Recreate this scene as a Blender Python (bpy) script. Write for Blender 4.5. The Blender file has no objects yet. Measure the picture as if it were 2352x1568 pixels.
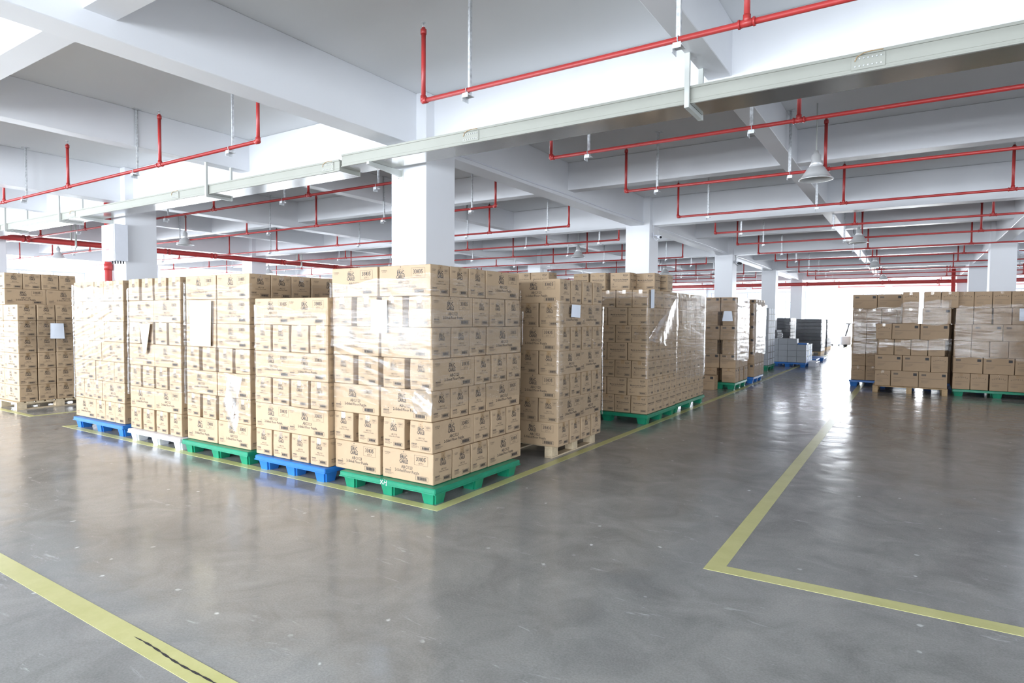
import bpy, bmesh, math, random
from mathutils import Vector, Matrix, noise as mnoise
random.seed(7)
S = bpy.context.scene
COL = S.collection

# ------------------------------------------------------------------ camera
F_PX, YAW, PITCH, ROLL = 1424.93, -0.573387, 0.0389271, 0.00699377
cam = bpy.data.cameras.new('camera')
cam.sensor_fit = 'HORIZONTAL'; cam.sensor_width = 36.0
cam.lens = 36.0 * F_PX / 2352.0
cam.clip_end = 300
co = bpy.data.objects.new('camera', cam); COL.objects.link(co); S.camera = co
_cy, _sy = math.cos(YAW), math.sin(YAW)
_f = Vector((_sy, _cy, 0)); _r = Vector((_cy, -_sy, 0)); _u = Vector((0, 0, 1))
_f2 = _f*math.cos(PITCH) - _u*math.sin(PITCH); _u2 = _u*math.cos(PITCH) + _f*math.sin(PITCH)
_r2 = _r*math.cos(ROLL) + _u2*math.sin(ROLL); _u3 = _u2*math.cos(ROLL) - _r*math.sin(ROLL)
co.matrix_world = Matrix(((_r2.x, _u3.x, -_f2.x, 0), (_r2.y, _u3.y, -_f2.y, 0), (_r2.z, _u3.z, -_f2.z, 1.6), (0, 0, 0, 1)))

# ------------------------------------------------------------------ world, exposure
W = bpy.data.worlds.new('sky'); S.world = W; W.use_nodes = True
wb = W.node_tree.nodes['Background']
wb.inputs[0].default_value = (0.82, 0.9, 1.0, 1); wb.inputs[1].default_value = 2.5
S.view_settings.view_transform = 'Standard'; S.view_settings.look = 'None'
S.view_settings.gamma = 1.0; S.view_settings.use_curve_mapping = False
S.view_settings.exposure = 0.13
S.cycles.max_bounces = 8; S.cycles.diffuse_bounces = 5; S.cycles.glossy_bounces = 4
S.cycles.transparent_max_bounces = 14; S.cycles.transmission_bounces = 4
S.cycles.caustics_reflective = False; S.cycles.caustics_refractive = False
S.cycles.sample_clamp_indirect = 8.0

# ------------------------------------------------------------------ hall dimensions
XL, XR, YB0, YF = -32.0, 13.0, -8.0, 46.6
ZC = 4.46
COLX = [2.08 - 7.65*k for k in range(-1, 5)]      # column centre lines
ROWY = [6.408 + 8.0*k for k in range(-1, 5)]
ZMAIN, ZSEC = 3.80, 3.95

def window_light(name, loc, rot, sx, sy, power, col=(0.93, 0.965, 1.0)):
    l = bpy.data.lights.new(name, 'AREA'); l.shape = 'RECTANGLE'; l.size = sx; l.size_y = sy
    l.energy = power; l.color = col
    o = bpy.data.objects.new(name, l); COL.objects.link(o); o.location = loc; o.rotation_euler = rot
    return o
WIN_BACK, WIN_LEFT, WIN_FAR, WIN_RIGHT = [], [], [], []
xb = [(-31.2, -28.9), (-28.1, -21.5), (-20.2, -13.9), (-12.6, -6.2), (-4.9, 1.4), (2.7, 9.1)]
for a, b in xb: WIN_BACK.append((a, b))
yb = [(-6.6, -2.2), (-1.0, 5.4), (7.1, 13.4), (15.1, 21.4), (23.1, 29.4), (31.1, 37.4), (39.1, 45.4)]
for a, b in yb: WIN_LEFT.append((a, b)); WIN_RIGHT.append((a, b))
WZ = (0.95, 3.5)
P_BACK, P_LEFT, P_FAR, P_RIGHT = 43.0, 27.0, 20.0, 5.0     # watts per square metre of window
h_ = WZ[1]-WZ[0]; zc_ = (WZ[0]+WZ[1])/2
for a, b in WIN_BACK: window_light('daylight_back', ((a+b)/2, YB0-0.35, zc_), (math.radians(90), 0, 0), b-a, h_, P_BACK*(0.4 if a > 2 else (0.62 if a > -5 else 1.0))*(b-a)*h_*math.pi)
for a, b in WIN_LEFT: window_light('daylight_left', (XL-0.35, (a+b)/2, zc_), (math.radians(90), 0, math.radians(-90)), b-a, h_, P_LEFT*(b-a)*h_*math.pi)
for a, b in WIN_RIGHT: window_light('daylight_right', (XR+0.35, (a+b)/2, zc_), (math.radians(90), 0, math.radians(90)), b-a, h_, P_RIGHT*(b-a)*h_*math.pi)
FARW = [(-31.2, -28.9), (-28.1, -21.5), (-20.2, -13.9), (-12.6, -6.2), (2.7, 9.1)]
DOOR = (-5.1, 1.5)
for a, b in FARW: window_light('daylight_far', ((a+b)/2, YF+0.35, zc_), (math.radians(90), 0, math.radians(180)), b-a, h_, P_FAR*(b-a)*h_*math.pi)
window_light('daylight_door', ((DOOR[0]+DOOR[1])/2, YF+0.5, 1.75), (math.radians(90), 0, math.radians(180)), DOOR[1]-DOOR[0], 3.4, 34*(DOOR[1]-DOOR[0])*3.4*math.pi)

# ------------------------------------------------------------------ materials
def new_mat(name):
    m = bpy.data.materials.new(name); m.use_nodes = True
    nt = m.node_tree; return m, nt, nt.nodes['Principled BSDF']
def N(nt, t, **k):
    n = nt.nodes.new(t)
    for a, b in k.items():
        if a in n.inputs: n.inputs[a].default_value = b
        else: setattr(n, a, b)
    return n
def noise(nt, scale, detail=3, rough=0.55, vec=None, dist=0.0):
    n = N(nt, 'ShaderNodeTexNoise', Scale=scale, Detail=detail, Roughness=rough, Distortion=dist)
    if vec is not None: nt.links.new(vec, n.inputs['Vector'])
    return n
def ramp(nt, fac, stops):
    r = nt.nodes.new('ShaderNodeValToRGB'); e = r.color_ramp.elements
    while len(e) < len(stops): e.new(0.5)
    for i, (p, c) in enumerate(stops):
        e[i].position = p; e[i].color = (*c, 1) if len(c) == 3 else c
    nt.links.new(fac, r.inputs[0]); return r
def coord(nt, which='Object', scale=(1, 1, 1), rot=(0, 0, 0)):
    tc = nt.nodes.new('ShaderNodeTexCoord'); mp = nt.nodes.new('ShaderNodeMapping')
    mp.inputs['Scale'].default_value = scale; mp.inputs['Rotation'].default_value = rot
    nt.links.new(tc.outputs[which], mp.inputs[0]); return mp.outputs[0]
def simple(name, c, rough=0.6, metal=0.0, spec=0.5, var=0.06, vscale=6.0, bump=0.0, bscale=60.0, coat=0.0):
    m, nt, b = new_mat(name)
    v = coord(nt)
    n = noise(nt, vscale, 4, 0.6, v)
    lo = tuple(max(0, x*(1-var)) for x in c); hi = tuple(min(1, x*(1+var)) for x in c)
    r = ramp(nt, n.outputs['Fac'], [(0.3, lo), (0.7, hi)])
    nt.links.new(r.outputs[0], b.inputs['Base Color'])
    b.inputs['Roughness'].default_value = rough; b.inputs['Metallic'].default_value = metal
    b.inputs['Specular IOR Level'].default_value = spec; b.inputs['Coat Weight'].default_value = coat
    if bump:
        n2 = noise(nt, bscale, 3, 0.6, v)
        bp = N(nt, 'ShaderNodeBump', Strength=bump, Distance=0.01)
        nt.links.new(n2.outputs['Fac'], bp.inputs['Height']); nt.links.new(bp.outputs[0], b.inputs['Normal'])
    return m
M = {}
M['paint'] = simple('white_wall_paint', (0.80, 0.81, 0.84), 0.42, var=0.02, vscale=0.7, bump=0.12, bscale=9)
M['ceil'] = simple('ceiling_paint', (0.78, 0.79, 0.80), 0.6, var=0.04, vscale=0.25)
M['column'] = simple('column_paint', (0.80, 0.81, 0.84), 0.45, var=0.015, vscale=0.8)
M['red'] = simple('red_pipe_paint', (0.40, 0.036, 0.034), 0.38, var=0.08, vscale=2)
M['galv'] = simple('galvanised_steel', (0.66, 0.68, 0.70), 0.38, metal=0.35, var=0.3, vscale=25)
M['steelgrey'] = simple('grey_painted_steel', (0.55, 0.57, 0.54), 0.4, var=0.03)
M['trunk'] = simple('cream_grey_trunking', (0.355, 0.36, 0.32), 0.4, metal=0.0, spec=0.3, var=0.03, vscale=2)
M['trunkbase'] = simple('bare_steel_underside', (0.50, 0.49, 0.46), 0.16, metal=0.9, var=0.12, vscale=1.2)
M['dark'] = simple('dark_rubber', (0.03, 0.03, 0.035), 0.5)
M['black'] = simple('black_plastic', (0.012, 0.012, 0.015), 0.3)
M['green'] = simple('green_plastic', (0.01, 0.24, 0.13), 0.38, var=0.12, vscale=9)
M['blue'] = simple('blue_plastic', (0.02, 0.16, 0.52), 0.4, var=0.1, vscale=9)
M['whitep'] = simple('white_plastic', (0.78, 0.80, 0.86), 0.35, var=0.03)
M['wood'] = simple('pallet_pine', (0.62, 0.50, 0.34), 0.7, var=0.16, vscale=14)
M['wooddark'] = simple('pallet_pine_aged', (0.50, 0.34, 0.18), 0.7, var=0.16, vscale=14)
M['card'] = simple('brown_cardboard', (0.47, 0.335, 0.208), 0.62, var=0.05, vscale=3.0, bump=0.10, bscale=18)
M['card2'] = simple('brown_cardboard_darker', (0.42, 0.285, 0.17), 0.62, var=0.05, vscale=3.0, bump=0.08, bscale=18)
M['greycard'] = simple('grey_carton_board', (0.36, 0.38, 0.41), 0.55, var=0.04)
M['darkgrey'] = simple('dark_grey_sheets', (0.10, 0.105, 0.115), 0.5, var=0.15, vscale=3)
M['paper'] = simple('white_paper', (0.78, 0.83, 0.92), 0.6, var=0.02)
M['manila'] = simple('manila_paper', (0.75, 0.60, 0.38), 0.6, var=0.02)
M['ink'] = simple('black_print_ink', (0.045, 0.04, 0.04), 0.6)
M['ink2'] = simple('grey_print_ink', (0.16, 0.12, 0.09), 0.6)
M['redink'] = simple('red_print_ink', (0.55, 0.08, 0.08), 0.6)
M['chalk'] = simple('white_marker', (0.8, 0.85, 0.85), 0.6)
M['lampalu'] = simple('spun_aluminium', (0.72, 0.72, 0.72), 0.35, metal=0.35, var=0.05)
M['alu'] = simple('window_aluminium', (0.5, 0.51, 0.55), 0.4, metal=0.3)
M['orange'] = simple('orange_paint', (0.6, 0.2, 0.03), 0.4)
M['screed'] = simple('outside_concrete', (0.45, 0.45, 0.44), 0.8)

def transp(name, tint, rough, base, fres, haze=0.0, bump=None):
    m = bpy.data.materials.new(name); m.use_nodes = True; nt = m.node_tree; nt.nodes.clear()
    out = nt.nodes.new('ShaderNodeOutputMaterial')
    tr = N(nt, 'ShaderNodeBsdfTransparent', Color=(*tint, 1)); gl = N(nt, 'ShaderNodeBsdfGlossy', Color=(1, 1, 1, 1), Roughness=rough)
    lw = N(nt, 'ShaderNodeLayerWeight', Blend=0.25)
    mm = N(nt, 'ShaderNodeMath', operation='MULTIPLY_ADD'); mm.inputs[1].default_value = fres; mm.inputs[2].default_value = base
    nt.links.new(lw.outputs['Fresnel'], mm.inputs[0])
    mix = nt.nodes.new('ShaderNodeMixShader')
    nt.links.new(mm.outputs[0], mix.inputs[0]); nt.links.new(tr.outputs[0], mix.inputs[1]); nt.links.new(gl.outputs[0], mix.inputs[2])
    nt.links.new(mix.outputs[0], out.inputs[0])
    return m, nt, mm, mix, gl, lw, out
M['glass'] = transp('window_glass', (0.96, 0.98, 1.0), 0.02, 0.02, 0.6)[0]
M['tape'] = transp('clear_packing_tape', (0.97, 0.93, 0.86), 0.12, 0.03, 0.4)[0]

def film_material(name, rotx, base=0.014, dist=0.0042, zs=30, xs=0.9):
    m, nt, mm, mix, gl, lw, out = transp(name, (0.975, 0.975, 0.975), 0.07, base, 0.30)
    geo = nt.nodes.new('ShaderNodeTexCoord')
    mp = nt.nodes.new('ShaderNodeMapping'); mp.inputs['Rotation'].default_value = (rotx, rotx, 0); mp.inputs['Scale'].default_value = (xs, xs, zs)
    nt.links.new(geo.outputs['Object'], mp.inputs[0])
    n = noise(nt, 2.2, 6, 0.66, mp.outputs[0], 0.7)
    mp2 = nt.nodes.new('ShaderNodeMapping'); mp2.inputs['Scale'].default_value = (1, 1, 1.6)
    nt.links.new(geo.outputs['Object'], mp2.inputs[0])
    n2 = noise(nt, 3.2, 2, 0.5, mp2.outputs[0], 0.4)
    ad = N(nt, 'ShaderNodeMath', operation='MULTIPLY_ADD'); ad.inputs[1].default_value = 1.3
    nt.links.new(n2.outputs['Fac'], ad.inputs[0]); nt.links.new(n.outputs['Fac'], ad.inputs[2])
    bp = N(nt, 'ShaderNodeBump', Strength=0.7, Distance=dist*0.5)
    nt.links.new(ad.outputs[0], bp.inputs['Height'])
    nt.links.new(bp.outputs[0], gl.inputs['Normal']); nt.links.new(bp.outputs[0], lw.inputs['Normal'])
    # thicker overlapped bands of film
    bd = ramp(nt, n.outputs['Fac'], [(0.56, (0, 0, 0)), (0.64, (0.05, 0.05, 0.05))])
    a2 = N(nt, 'ShaderNodeMath', operation='ADD'); nt.links.new(mm.outputs[0], a2.inputs[0]); nt.links.new(bd.outputs[0], a2.inputs[1])
    nt.links.new(a2.outputs[0], mix.inputs[0])
    return m
M['film'] = film_material('stretch_film_level', 0.06)
M['film2'] = film_material('stretch_film_slanted', 0.35, 0.016)
M['film3'] = film_material('stretch_film_slanted_other_way', -0.3, 0.015)

M['film4'] = film_material('stretch_film_crinkled', 0.12, 0.06, 0.014, 14, 1.3)
M['film5'] = film_material('stretch_film_gathered', 0.9, 0.10, 0.006, 24, 1.0)

def floor_material():
    m, nt, b = new_mat('polished_concrete')
    v = coord(nt)
    n1 = noise(nt, 0.55, 5, 0.6, v, 0.6); n2 = noise(nt, 2.6, 5, 0.65, v, 0.8); n3 = noise(nt, 90, 2, 0.7, v)
    c1 = ramp(nt, n1.outputs['Fac'], [(0.3, (0.255, 0.253, 0.242)), (0.72, (0.352, 0.345, 0.330))])
    c2 = ramp(nt, n2.outputs['Fac'], [(0.28, (0.80, 0.80, 0.80)), (0.5, (1, 1, 1)), (0.78, (1.22, 1.2, 1.18))])
    mu = N(nt, 'ShaderNodeMix', data_type='RGBA', blend_type='MULTIPLY'); mu.inputs['Factor'].default_value = 1
    nt.links.new(c1.outputs[0], mu.inputs[6]); nt.links.new(c2.outputs[0], mu.inputs[7])
    c3 = ramp(nt, n3.outputs['Fac'], [(0.35, (0.90, 0.90, 0.90)), (0.65, (1.1, 1.1, 1.1))])
    mu2 = N(nt, 'ShaderNodeMix', data_type='RGBA', blend_type='MULTIPLY'); mu2.inputs['Factor'].default_value = 1
    nt.links.new(mu.outputs[2], mu2.inputs[6]); nt.links.new(c3.outputs[0], mu2.inputs[7])
    # small white spots and chips, of uneven density
    vo = N(nt, 'ShaderNodeTexVoronoi', Scale=5.0, Randomness=1.0); wv = noise(nt, 9, 3, 0.6, v)
    mixv = N(nt, 'ShaderNodeMix', data_type='VECTOR'); mixv.inputs['Factor'].default_value = 0.06
    nt.links.new(v, mixv.inputs[4]); nt.links.new(wv.outputs['Color'], mixv.inputs[5]); nt.links.new(mixv.outputs[1], vo.inputs['Vector'])
    sp = ramp(nt, vo.outputs['Distance'], [(0.05, (1, 1, 1)), (0.085, (0, 0, 0))])
    ms = noise(nt, 3.7, 2, 0.5, v); mr = ramp(nt, ms.outputs['Fac'], [(0.42, (0, 0, 0)), (0.56, (1, 1, 1))])
    k = N(nt, 'ShaderNodeMath', operation='MULTIPLY'); nt.links.new(sp.outputs[0], k.inputs[0]); nt.links.new(mr.outputs[0], k.inputs[1])
    # drawn out scuffs
    vs = coord(nt, 'Object', (1.0, 5.0, 1), (0, 0, 0.6)); ns = noise(nt, 2.2, 6, 0.7, vs, 1.2)
    sc = ramp(nt, ns.outputs['Fac'], [(0.63, (0, 0, 0)), (0.72, (0.45, 0.45, 0.45))])
    mx = N(nt, 'ShaderNodeMath', operation='MAXIMUM'); nt.links.new(k.outputs[0], mx.inputs[0]); nt.links.new(sc.outputs[0], mx.inputs[1])
    mu3 = N(nt, 'ShaderNodeMix', data_type='RGBA'); mu3.inputs[7].default_value = (0.72, 0.72, 0.71, 1)
    nt.links.new(mx.outputs[0], mu3.inputs['Factor']); nt.links.new(mu2.outputs[2], mu3.inputs[6])
    nt.links.new(mu3.outputs[2], b.inputs['Base Color'])
    rr = ramp(nt, n2.outputs['Fac'], [(0.3, (0.12, 0.12, 0.12)), (0.7, (0.24, 0.24, 0.24))])
    nt.links.new(rr.outputs[0], b.inputs['Roughness'])
    b.inputs['Specular IOR Level'].default_value = 0.62
    nb = noise(nt, 1.8, 3, 0.5, v, 0.4)
    bp = N(nt, 'ShaderNodeBump', Strength=0.30, Distance=0.03); nt.links.new(nb.outputs['Fac'], bp.inputs['Height']); nt.links.new(bp.outputs[0], b.inputs['Normal'])
    return m
M['floor'] = floor_material()
def tape_material():
    m, nt, b = new_mat('yellow_floor_paint'); v = coord(nt)
    n = noise(nt, 5, 5, 0.7, v); r = ramp(nt, n.outputs['Fac'], [(0.3, (0.58, 0.56, 0.22)), (0.7, (0.68, 0.65, 0.30))])
    nt.links.new(r.outputs[0], b.inputs['Base Color']); b.inputs['Roughness'].default_value = 0.33
    return m
M['yellow'] = tape_material()
def emis(name, c, s):
    m, nt, b = new_mat(name); b.inputs['Emission Color'].default_value = (*c, 1); b.inputs['Emission Strength'].default_value = s; return m
M['lit'] = emis('lit_lamp_glass', (1, 0.97, 0.9), 30)

# ------------------------------------------------------------------ helpers
def bx(bm, x0, x1, y0, y1, z0, z1, bev=0.0, mi=0):
    vs = [bm.verts.new(p) for p in ((x0,y0,z0),(x1,y0,z0),(x1,y1,z0),(x0,y1,z0),(x0,y0,z1),(x1,y0,z1),(x1,y1,z1),(x0,y1,z1))]
    fs = [bm.faces.new([vs[i] for i in f]) for f in ((3,2,1,0),(4,5,6,7),(0,1,5,4),(1,2,6,5),(2,3,7,6),(3,0,4,7))]
    for f in fs: f.material_index = mi
    if bev:
        es = set(e for f in fs for e in f.edges)
        bmesh.ops.bevel(bm, geom=list(es), offset=bev, segments=1, affect='EDGES', profile=0.5)
    return vs
def tube(bm, a, b, r, seg=12, r2=None, cap=True):
    a = Vector(a); b = Vector(b); d = (b-a); q = d.to_track_quat('Z', 'Y'); r2 = r if r2 is None else r2
    A = []; B = []
    for i in range(seg):
        t = 2*math.pi*i/seg; o = Vector((math.cos(t), math.sin(t), 0))
        A.append(bm.verts.new(a + q @ (o*r))); B.append(bm.verts.new(b + q @ (o*r2)))
    for i in range(seg):
        j = (i+1) % seg; f = bm.faces.new((A[i], A[j], B[j], B[i])); f.smooth = True
    if cap: bm.faces.new(A[::-1]); bm.faces.new(B)
def lathe(bm, prof, seg=28, c=(0, 0)):
    rows = []
    for r, z in prof:
        rows.append([bm.verts.new((c[0]+r*math.cos(2*math.pi*i/seg), c[1]+r*math.sin(2*math.pi*i/seg), z)) for i in range(seg)])
    for k in range(len(rows)-1):
        for i in range(seg):
            j = (i+1) % seg; f = bm.faces.new((rows[k][i], rows[k][j], rows[k+1][j], rows[k+1][i])); f.smooth = True
def mesh_of(bm, name, mats):
    bmesh.ops.recalc_face_normals(bm, faces=bm.faces)
    me = bpy.data.meshes.new(name); bm.to_mesh(me); bm.free()
    for m in (mats if isinstance(mats, (list, tuple)) else [mats]): me.materials.append(m)
    return me
def link(name, me, parent=None, loc=None, rz=0.0):
    o = bpy.data.objects.new(name, me); COL.objects.link(o)
    if parent is not None: o.parent = parent
    if loc is not None: o.location = loc
    if rz: o.rotation_euler = (0, 0, rz)
    return o
def obj(name, bm, mats, parent=None, loc=None, rz=0.0): return link(name, mesh_of(bm, name, mats), parent, loc, rz)
def tag(o, label=None, cat=None, group=None, kind=None):
    if label: o['label'] = label
    if cat: o['category'] = cat
    if group: o['group'] = group
    if kind: o['kind'] = kind
    return o
def thing(name, label, cat, loc=(0, 0, 0), rz=0.0, group=None):
    o = bpy.data.objects.new(name, None); COL.objects.link(o); o.location = loc; o.rotation_euler = (0, 0, rz)
    o.empty_display_size = 0.1
    return tag(o, label, cat, group)
def struct(name, bm, mats, label=None, parent=None):
    o = obj(name, bm, mats, parent)
    if parent is None: tag(o, label, None, None, 'structure')
    return o
ORD = ['zeroth', 'first', 'second', 'third', 'fourth', 'fifth', 'sixth', 'seventh', 'eighth', 'ninth', 'tenth', 'eleventh', 'twelfth', 'thirteenth', 'fourteenth']
LAY = ['', 'bottom layer', 'second layer', 'third layer', 'fourth layer', 'fifth layer', 'sixth layer', 'seventh layer', 'eighth layer', 'ninth layer']

# ------------------------------------------------------------------ room shell
bm = bmesh.new(); bx(bm, XL-0.3, XR+0.3, YB0-0.3, YF+0.3, -0.3, 0); struct('floor', bm, M['floor'], 'grey polished concrete floor with white chips and scuffs')
bm = bmesh.new(); bx(bm, XL-0.3, XR+0.3, YB0-0.3, YF+0.3, ZC, ZC+0.25); struct('ceiling', bm, M['ceil'], 'pale grey painted concrete slab above the beams')
bm = bmesh.new(); bx(bm, -70, 60, YF+0.3, YF+60, -0.35, -0.05); tag(obj('yard', bm, M['screed']), 'pale concrete yard outside the far door', None, None, 'structure')
def wall_with_holes(name, axis, at, t, lo, hi, holes, zr=WZ, extra=None, label=''):
    bm = bmesh.new()
    def put(a, b, z0, z1):
        if b-a < 1e-4 or z1-z0 < 1e-4: return
        if axis == 'x': bx(bm, a, b, at, at+t, z0, z1)
        else: bx(bm, at, at+t, a, b, z0, z1)
    hs = sorted([(a, b, zr[0], zr[1]) for a, b in holes] + (extra or []))
    cur = lo
    for a, b, z0, z1 in hs:
        put(cur, a, 0, ZC); put(a, b, 0, z0); put(a, b, z1, ZC); cur = b
    put(cur, hi, 0, ZC)
    return struct(name, bm, M['paint'], label)
wall_with_holes('wall_back', 'x', YB0-0.25, 0.25, XL, XR, WIN_BACK, label='white wall with tall windows behind the camera')
wall_with_holes('wall_far', 'x', YF, 0.25, XL, XR, FARW, extra=[(DOOR[0], DOOR[1], 0.0, 3.45)], label='white end wall with glaring windows and open door')
wall_with_holes('wall_left', 'y', XL-0.25, 0.25, YB0-0.25, YF+0.25, WIN_LEFT, label='white left wall with bright windows')
wall_with_holes('wall_right', 'y', XR, 0.25, YB0-0.25, YF+0.25, WIN_RIGHT, label='white right wall with windows, out of frame')
wn = [0]
def window(axis, at, a, b, z0, z1, nx, label):
    wn[0] += 1
    bm = bmesh.new(); t = 0.06
    def put(p, q, r, s):
        if axis == 'x': bx(bm, p, q, at-0.04, at+0.04, r, s)
        else: bx(bm, at-0.04, at+0.04, p, q, r, s)
    put(a, a+t, z0, z1); put(b-t, b, z0, z1); put(a+t, b-t, z0, z0+t); put(a+t, b-t, z1-t, z1)
    zt = z1-0.75
    put(a+t, b-t, zt, zt+0.05)
    w = (b-a)/nx
    for i in range(1, nx): put(a+i*w-0.03, a+i*w+0.03, z0+t, zt); put(a+i*w-0.03, a+i*w+0.03, zt+0.05, z1-t)
    fr = struct('window_%d' % wn[0], bm, M['alu'], label)
    for i in range(nx):
        bm = bmesh.new(); p, q = a+i*w+0.035, a+(i+1)*w-0.035
        if axis == 'x': bx(bm, p, q, at-0.004, at+0.004, z0+t, z1-t)
        else: bx(bm, at-0.004, at+0.004, p, q, z0+t, z1-t)
        obj('pane', bm, M['glass'], fr)
for i, (a, b) in enumerate(WIN_BACK): window('x', YB0-0.12, a, b, *WZ, max(2, round((b-a)/1.2)), '%s window from the left in the back wall' % ORD[i+1])
for i, (a, b) in enumerate(WIN_LEFT): window('y', XL-0.12, a, b, *WZ, 5, '%s window along the left wall from the camera end' % ORD[i+1])
for i, (a, b) in enumerate(FARW): window('x', YF+0.12, a, b, *WZ, max(2, round((b-a)/1.2)), '%s bright window from the left in the end wall' % ORD[i+1])
for i, (a, b) in enumerate(WIN_RIGHT): window('y', XR+0.12, a, b, *WZ, 5, '%s window along the right wall from the camera end' % ORD[i+1])
# open door: frame, transom lights over it, roller housing
bm = bmesh.new()
bx(bm, DOOR[0], DOOR[0]+0.12, YF-0.02, YF+0.26, 0, 3.45); bx(bm, DOOR[1]-0.12, DOOR[1], YF-0.02, YF+0.26, 0, 3.45); bx(bm, DOOR[0]+0.12, DOOR[1]-0.12, YF-0.02, YF+0.26, 3.33, 3.45)
bx(bm, DOOR[0]+0.12, DOOR[1]-0.12, YF+0.08, YF+0.16, 2.42, 2.5)
d1 = struct('door_1', bm, M['alu'], 'wide open loading door blown out by daylight at the aisle end')
for k in range(6):
    x0 = DOOR[0]+0.16+k*1.06
    bm = bmesh.new(); bx(bm, x0, x0+0.07, YF+0.09, YF+0.15, 2.5, 3.33); obj('transom_bar', bm, M['alu'], d1)
    bm = bmesh.new(); bx(bm, x0+0.08, x0+1.0, YF+0.115, YF+0.122, 2.5, 3.33); obj('pane', bm, M['glass'], d1)

# columns
for i, cx in enumerate(COLX):
    if cx > XR: continue
    for j, cy in enumerate(ROWY + [46.2]):
        if cy > 46.5: continue
        bm = bmesh.new(); bx(bm, cx-0.3, cx+0.3, cy-0.3, cy+0.3, 0, ZC, 0.008)
        side = {0: 'right-hand', 1: 'aisle-right', 2: 'aisle-left', 3: 'left-hand', 4: 'far-left', 5: 'outermost left'}.get(i, '')
        tag(obj('concrete_column', bm, M['column']), 'square white painted column, %s line, %s row from the camera end' % (side, ORD[j+1]), None, None, 'structure')
# beams
bi = 0
for k, cx in enumerate(COLX):
    xm = cx-0.025
    bm = bmesh.new(); bx(bm, xm-0.165, xm+0.165, YB0, YF, ZMAIN, ZC, 0.006); tag(obj('main_beam', bm, M['paint']), 'deep white beam along the aisle over column line %s' % ORD[k+1], None, None, 'structure')
    xs = cx+3.915
    if xs < XR:
        bm = bmesh.new(); bx(bm, xs-0.115, xs+0.115, YB0, YF, ZSEC, ZC, 0.006); tag(obj('secondary_beam', bm, M['paint']), 'shallow white beam along the aisle right of column line %s' % ORD[k+1], None, None, 'structure')
for j, cy in enumerate(ROWY):
    bm = bmesh.new(); bx(bm, XL, XR, cy-0.135, cy+0.165, ZMAIN+0.003, ZC-0.002, 0.006); tag(obj('cross_beam', bm, M['paint']), 'deep white cross beam over column row %s from the camera' % ORD[j+1], None, None, 'structure')
    ys = cy+4.0
    bm = bmesh.new(); bx(bm, XL, XR, ys-0.125, ys+0.125, ZSEC+0.003, ZC-0.002, 0.006); tag(obj('secondary_cross_beam', bm, M['paint']), 'shallow white cross beam midway beyond column row %s' % ORD[j+1], None, None, 'structure')

# yellow floor marking
def marking(pts, w, label, name='floor_marking', z=0.0015):
    bm = bmesh.new()
    P = [Vector((p[0], p[1])) for p in pts]; Lp = []; Rp = []
    for i, p in enumerate(P):
        d0 = (P[i]-P[i-1]).normalized() if i > 0 else (P[1]-P[0]).normalized()
        d1_ = (P[i+1]-P[i]).normalized() if i < len(P)-1 else d0
        n0 = Vector((-d0.y, d0.x)); n1 = Vector((-d1_.y, d1_.x)); n = (n0+n1).normalized(); s = 1/max(0.3, n.dot(n0))
        Lp.append(p+n*(w/2)*s); Rp.append(p-n*(w/2)*s)
    for i in range(len(P)-1):
        q = [Lp[i], Rp[i], Rp[i+1], Lp[i+1]]
        lo = [bm.verts.new((v.x, v.y, 0.0)) for v in q]; hi = [bm.verts.new((v.x, v.y, z)) for v in q]
        bm.faces.new(hi)
        for a in range(4): bm.faces.new((lo[a], lo[(a+1) % 4], hi[(a+1) % 4], hi[a]))
    bmesh.ops.remove_doubles(bm, verts=bm.verts, dist=1e-5)
    return tag(obj(name, bm, M['yellow']), label, 'floor line')
hw = 0.05
marking([(-9.55, 5.6), (-10.12, 3.97), (-3.30, 3.965+0.0), (-3.24, 24.5), (-3.2, 44)], 0.10, 'yellow line around the pallet block and along the left of the aisle')
marking([(-1.0, 44), (-1.03, 15.0), (-1.03, 4.02), (2.4, 4.12)], 0.115, 'yellow line with a sharp corner on the right of the aisle')
ml = marking([(-9.5, 1.53), (-6, 1.53), (-2.4, 1.52), (1.5, 1.52)], 0.118, 'yellow line crossing the bottom left of the floor')
marking([(-15.6, 4.05), (-12.0, 4.05), (-11.55, 4.05), (-11.55, 10)], 0.09, 'short yellow line under the left-edge wooden pallet')
bm = bmesh.new()
pp = []
for i in range(29):
    t = i/28; x = -3.21+t*0.80; y = 1.527-0.012*t+0.004*math.sin(t*9)
    w = 0.0045*(0.5+abs(math.sin(i*2.1)))*min(1, t*6+0.2)
    pp.append((x, y, w))
pv = [(bm.verts.new((x, y-w, 0.0021)), bm.verts.new((x, y+w, 0.0021))) for x, y, w in pp]
for i in range(28): bm.faces.new((pv[i][0], pv[i+1][0], pv[i+1][1], pv[i][1]))
obj('worn_scratch', bm, M['dark'], ml)

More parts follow.
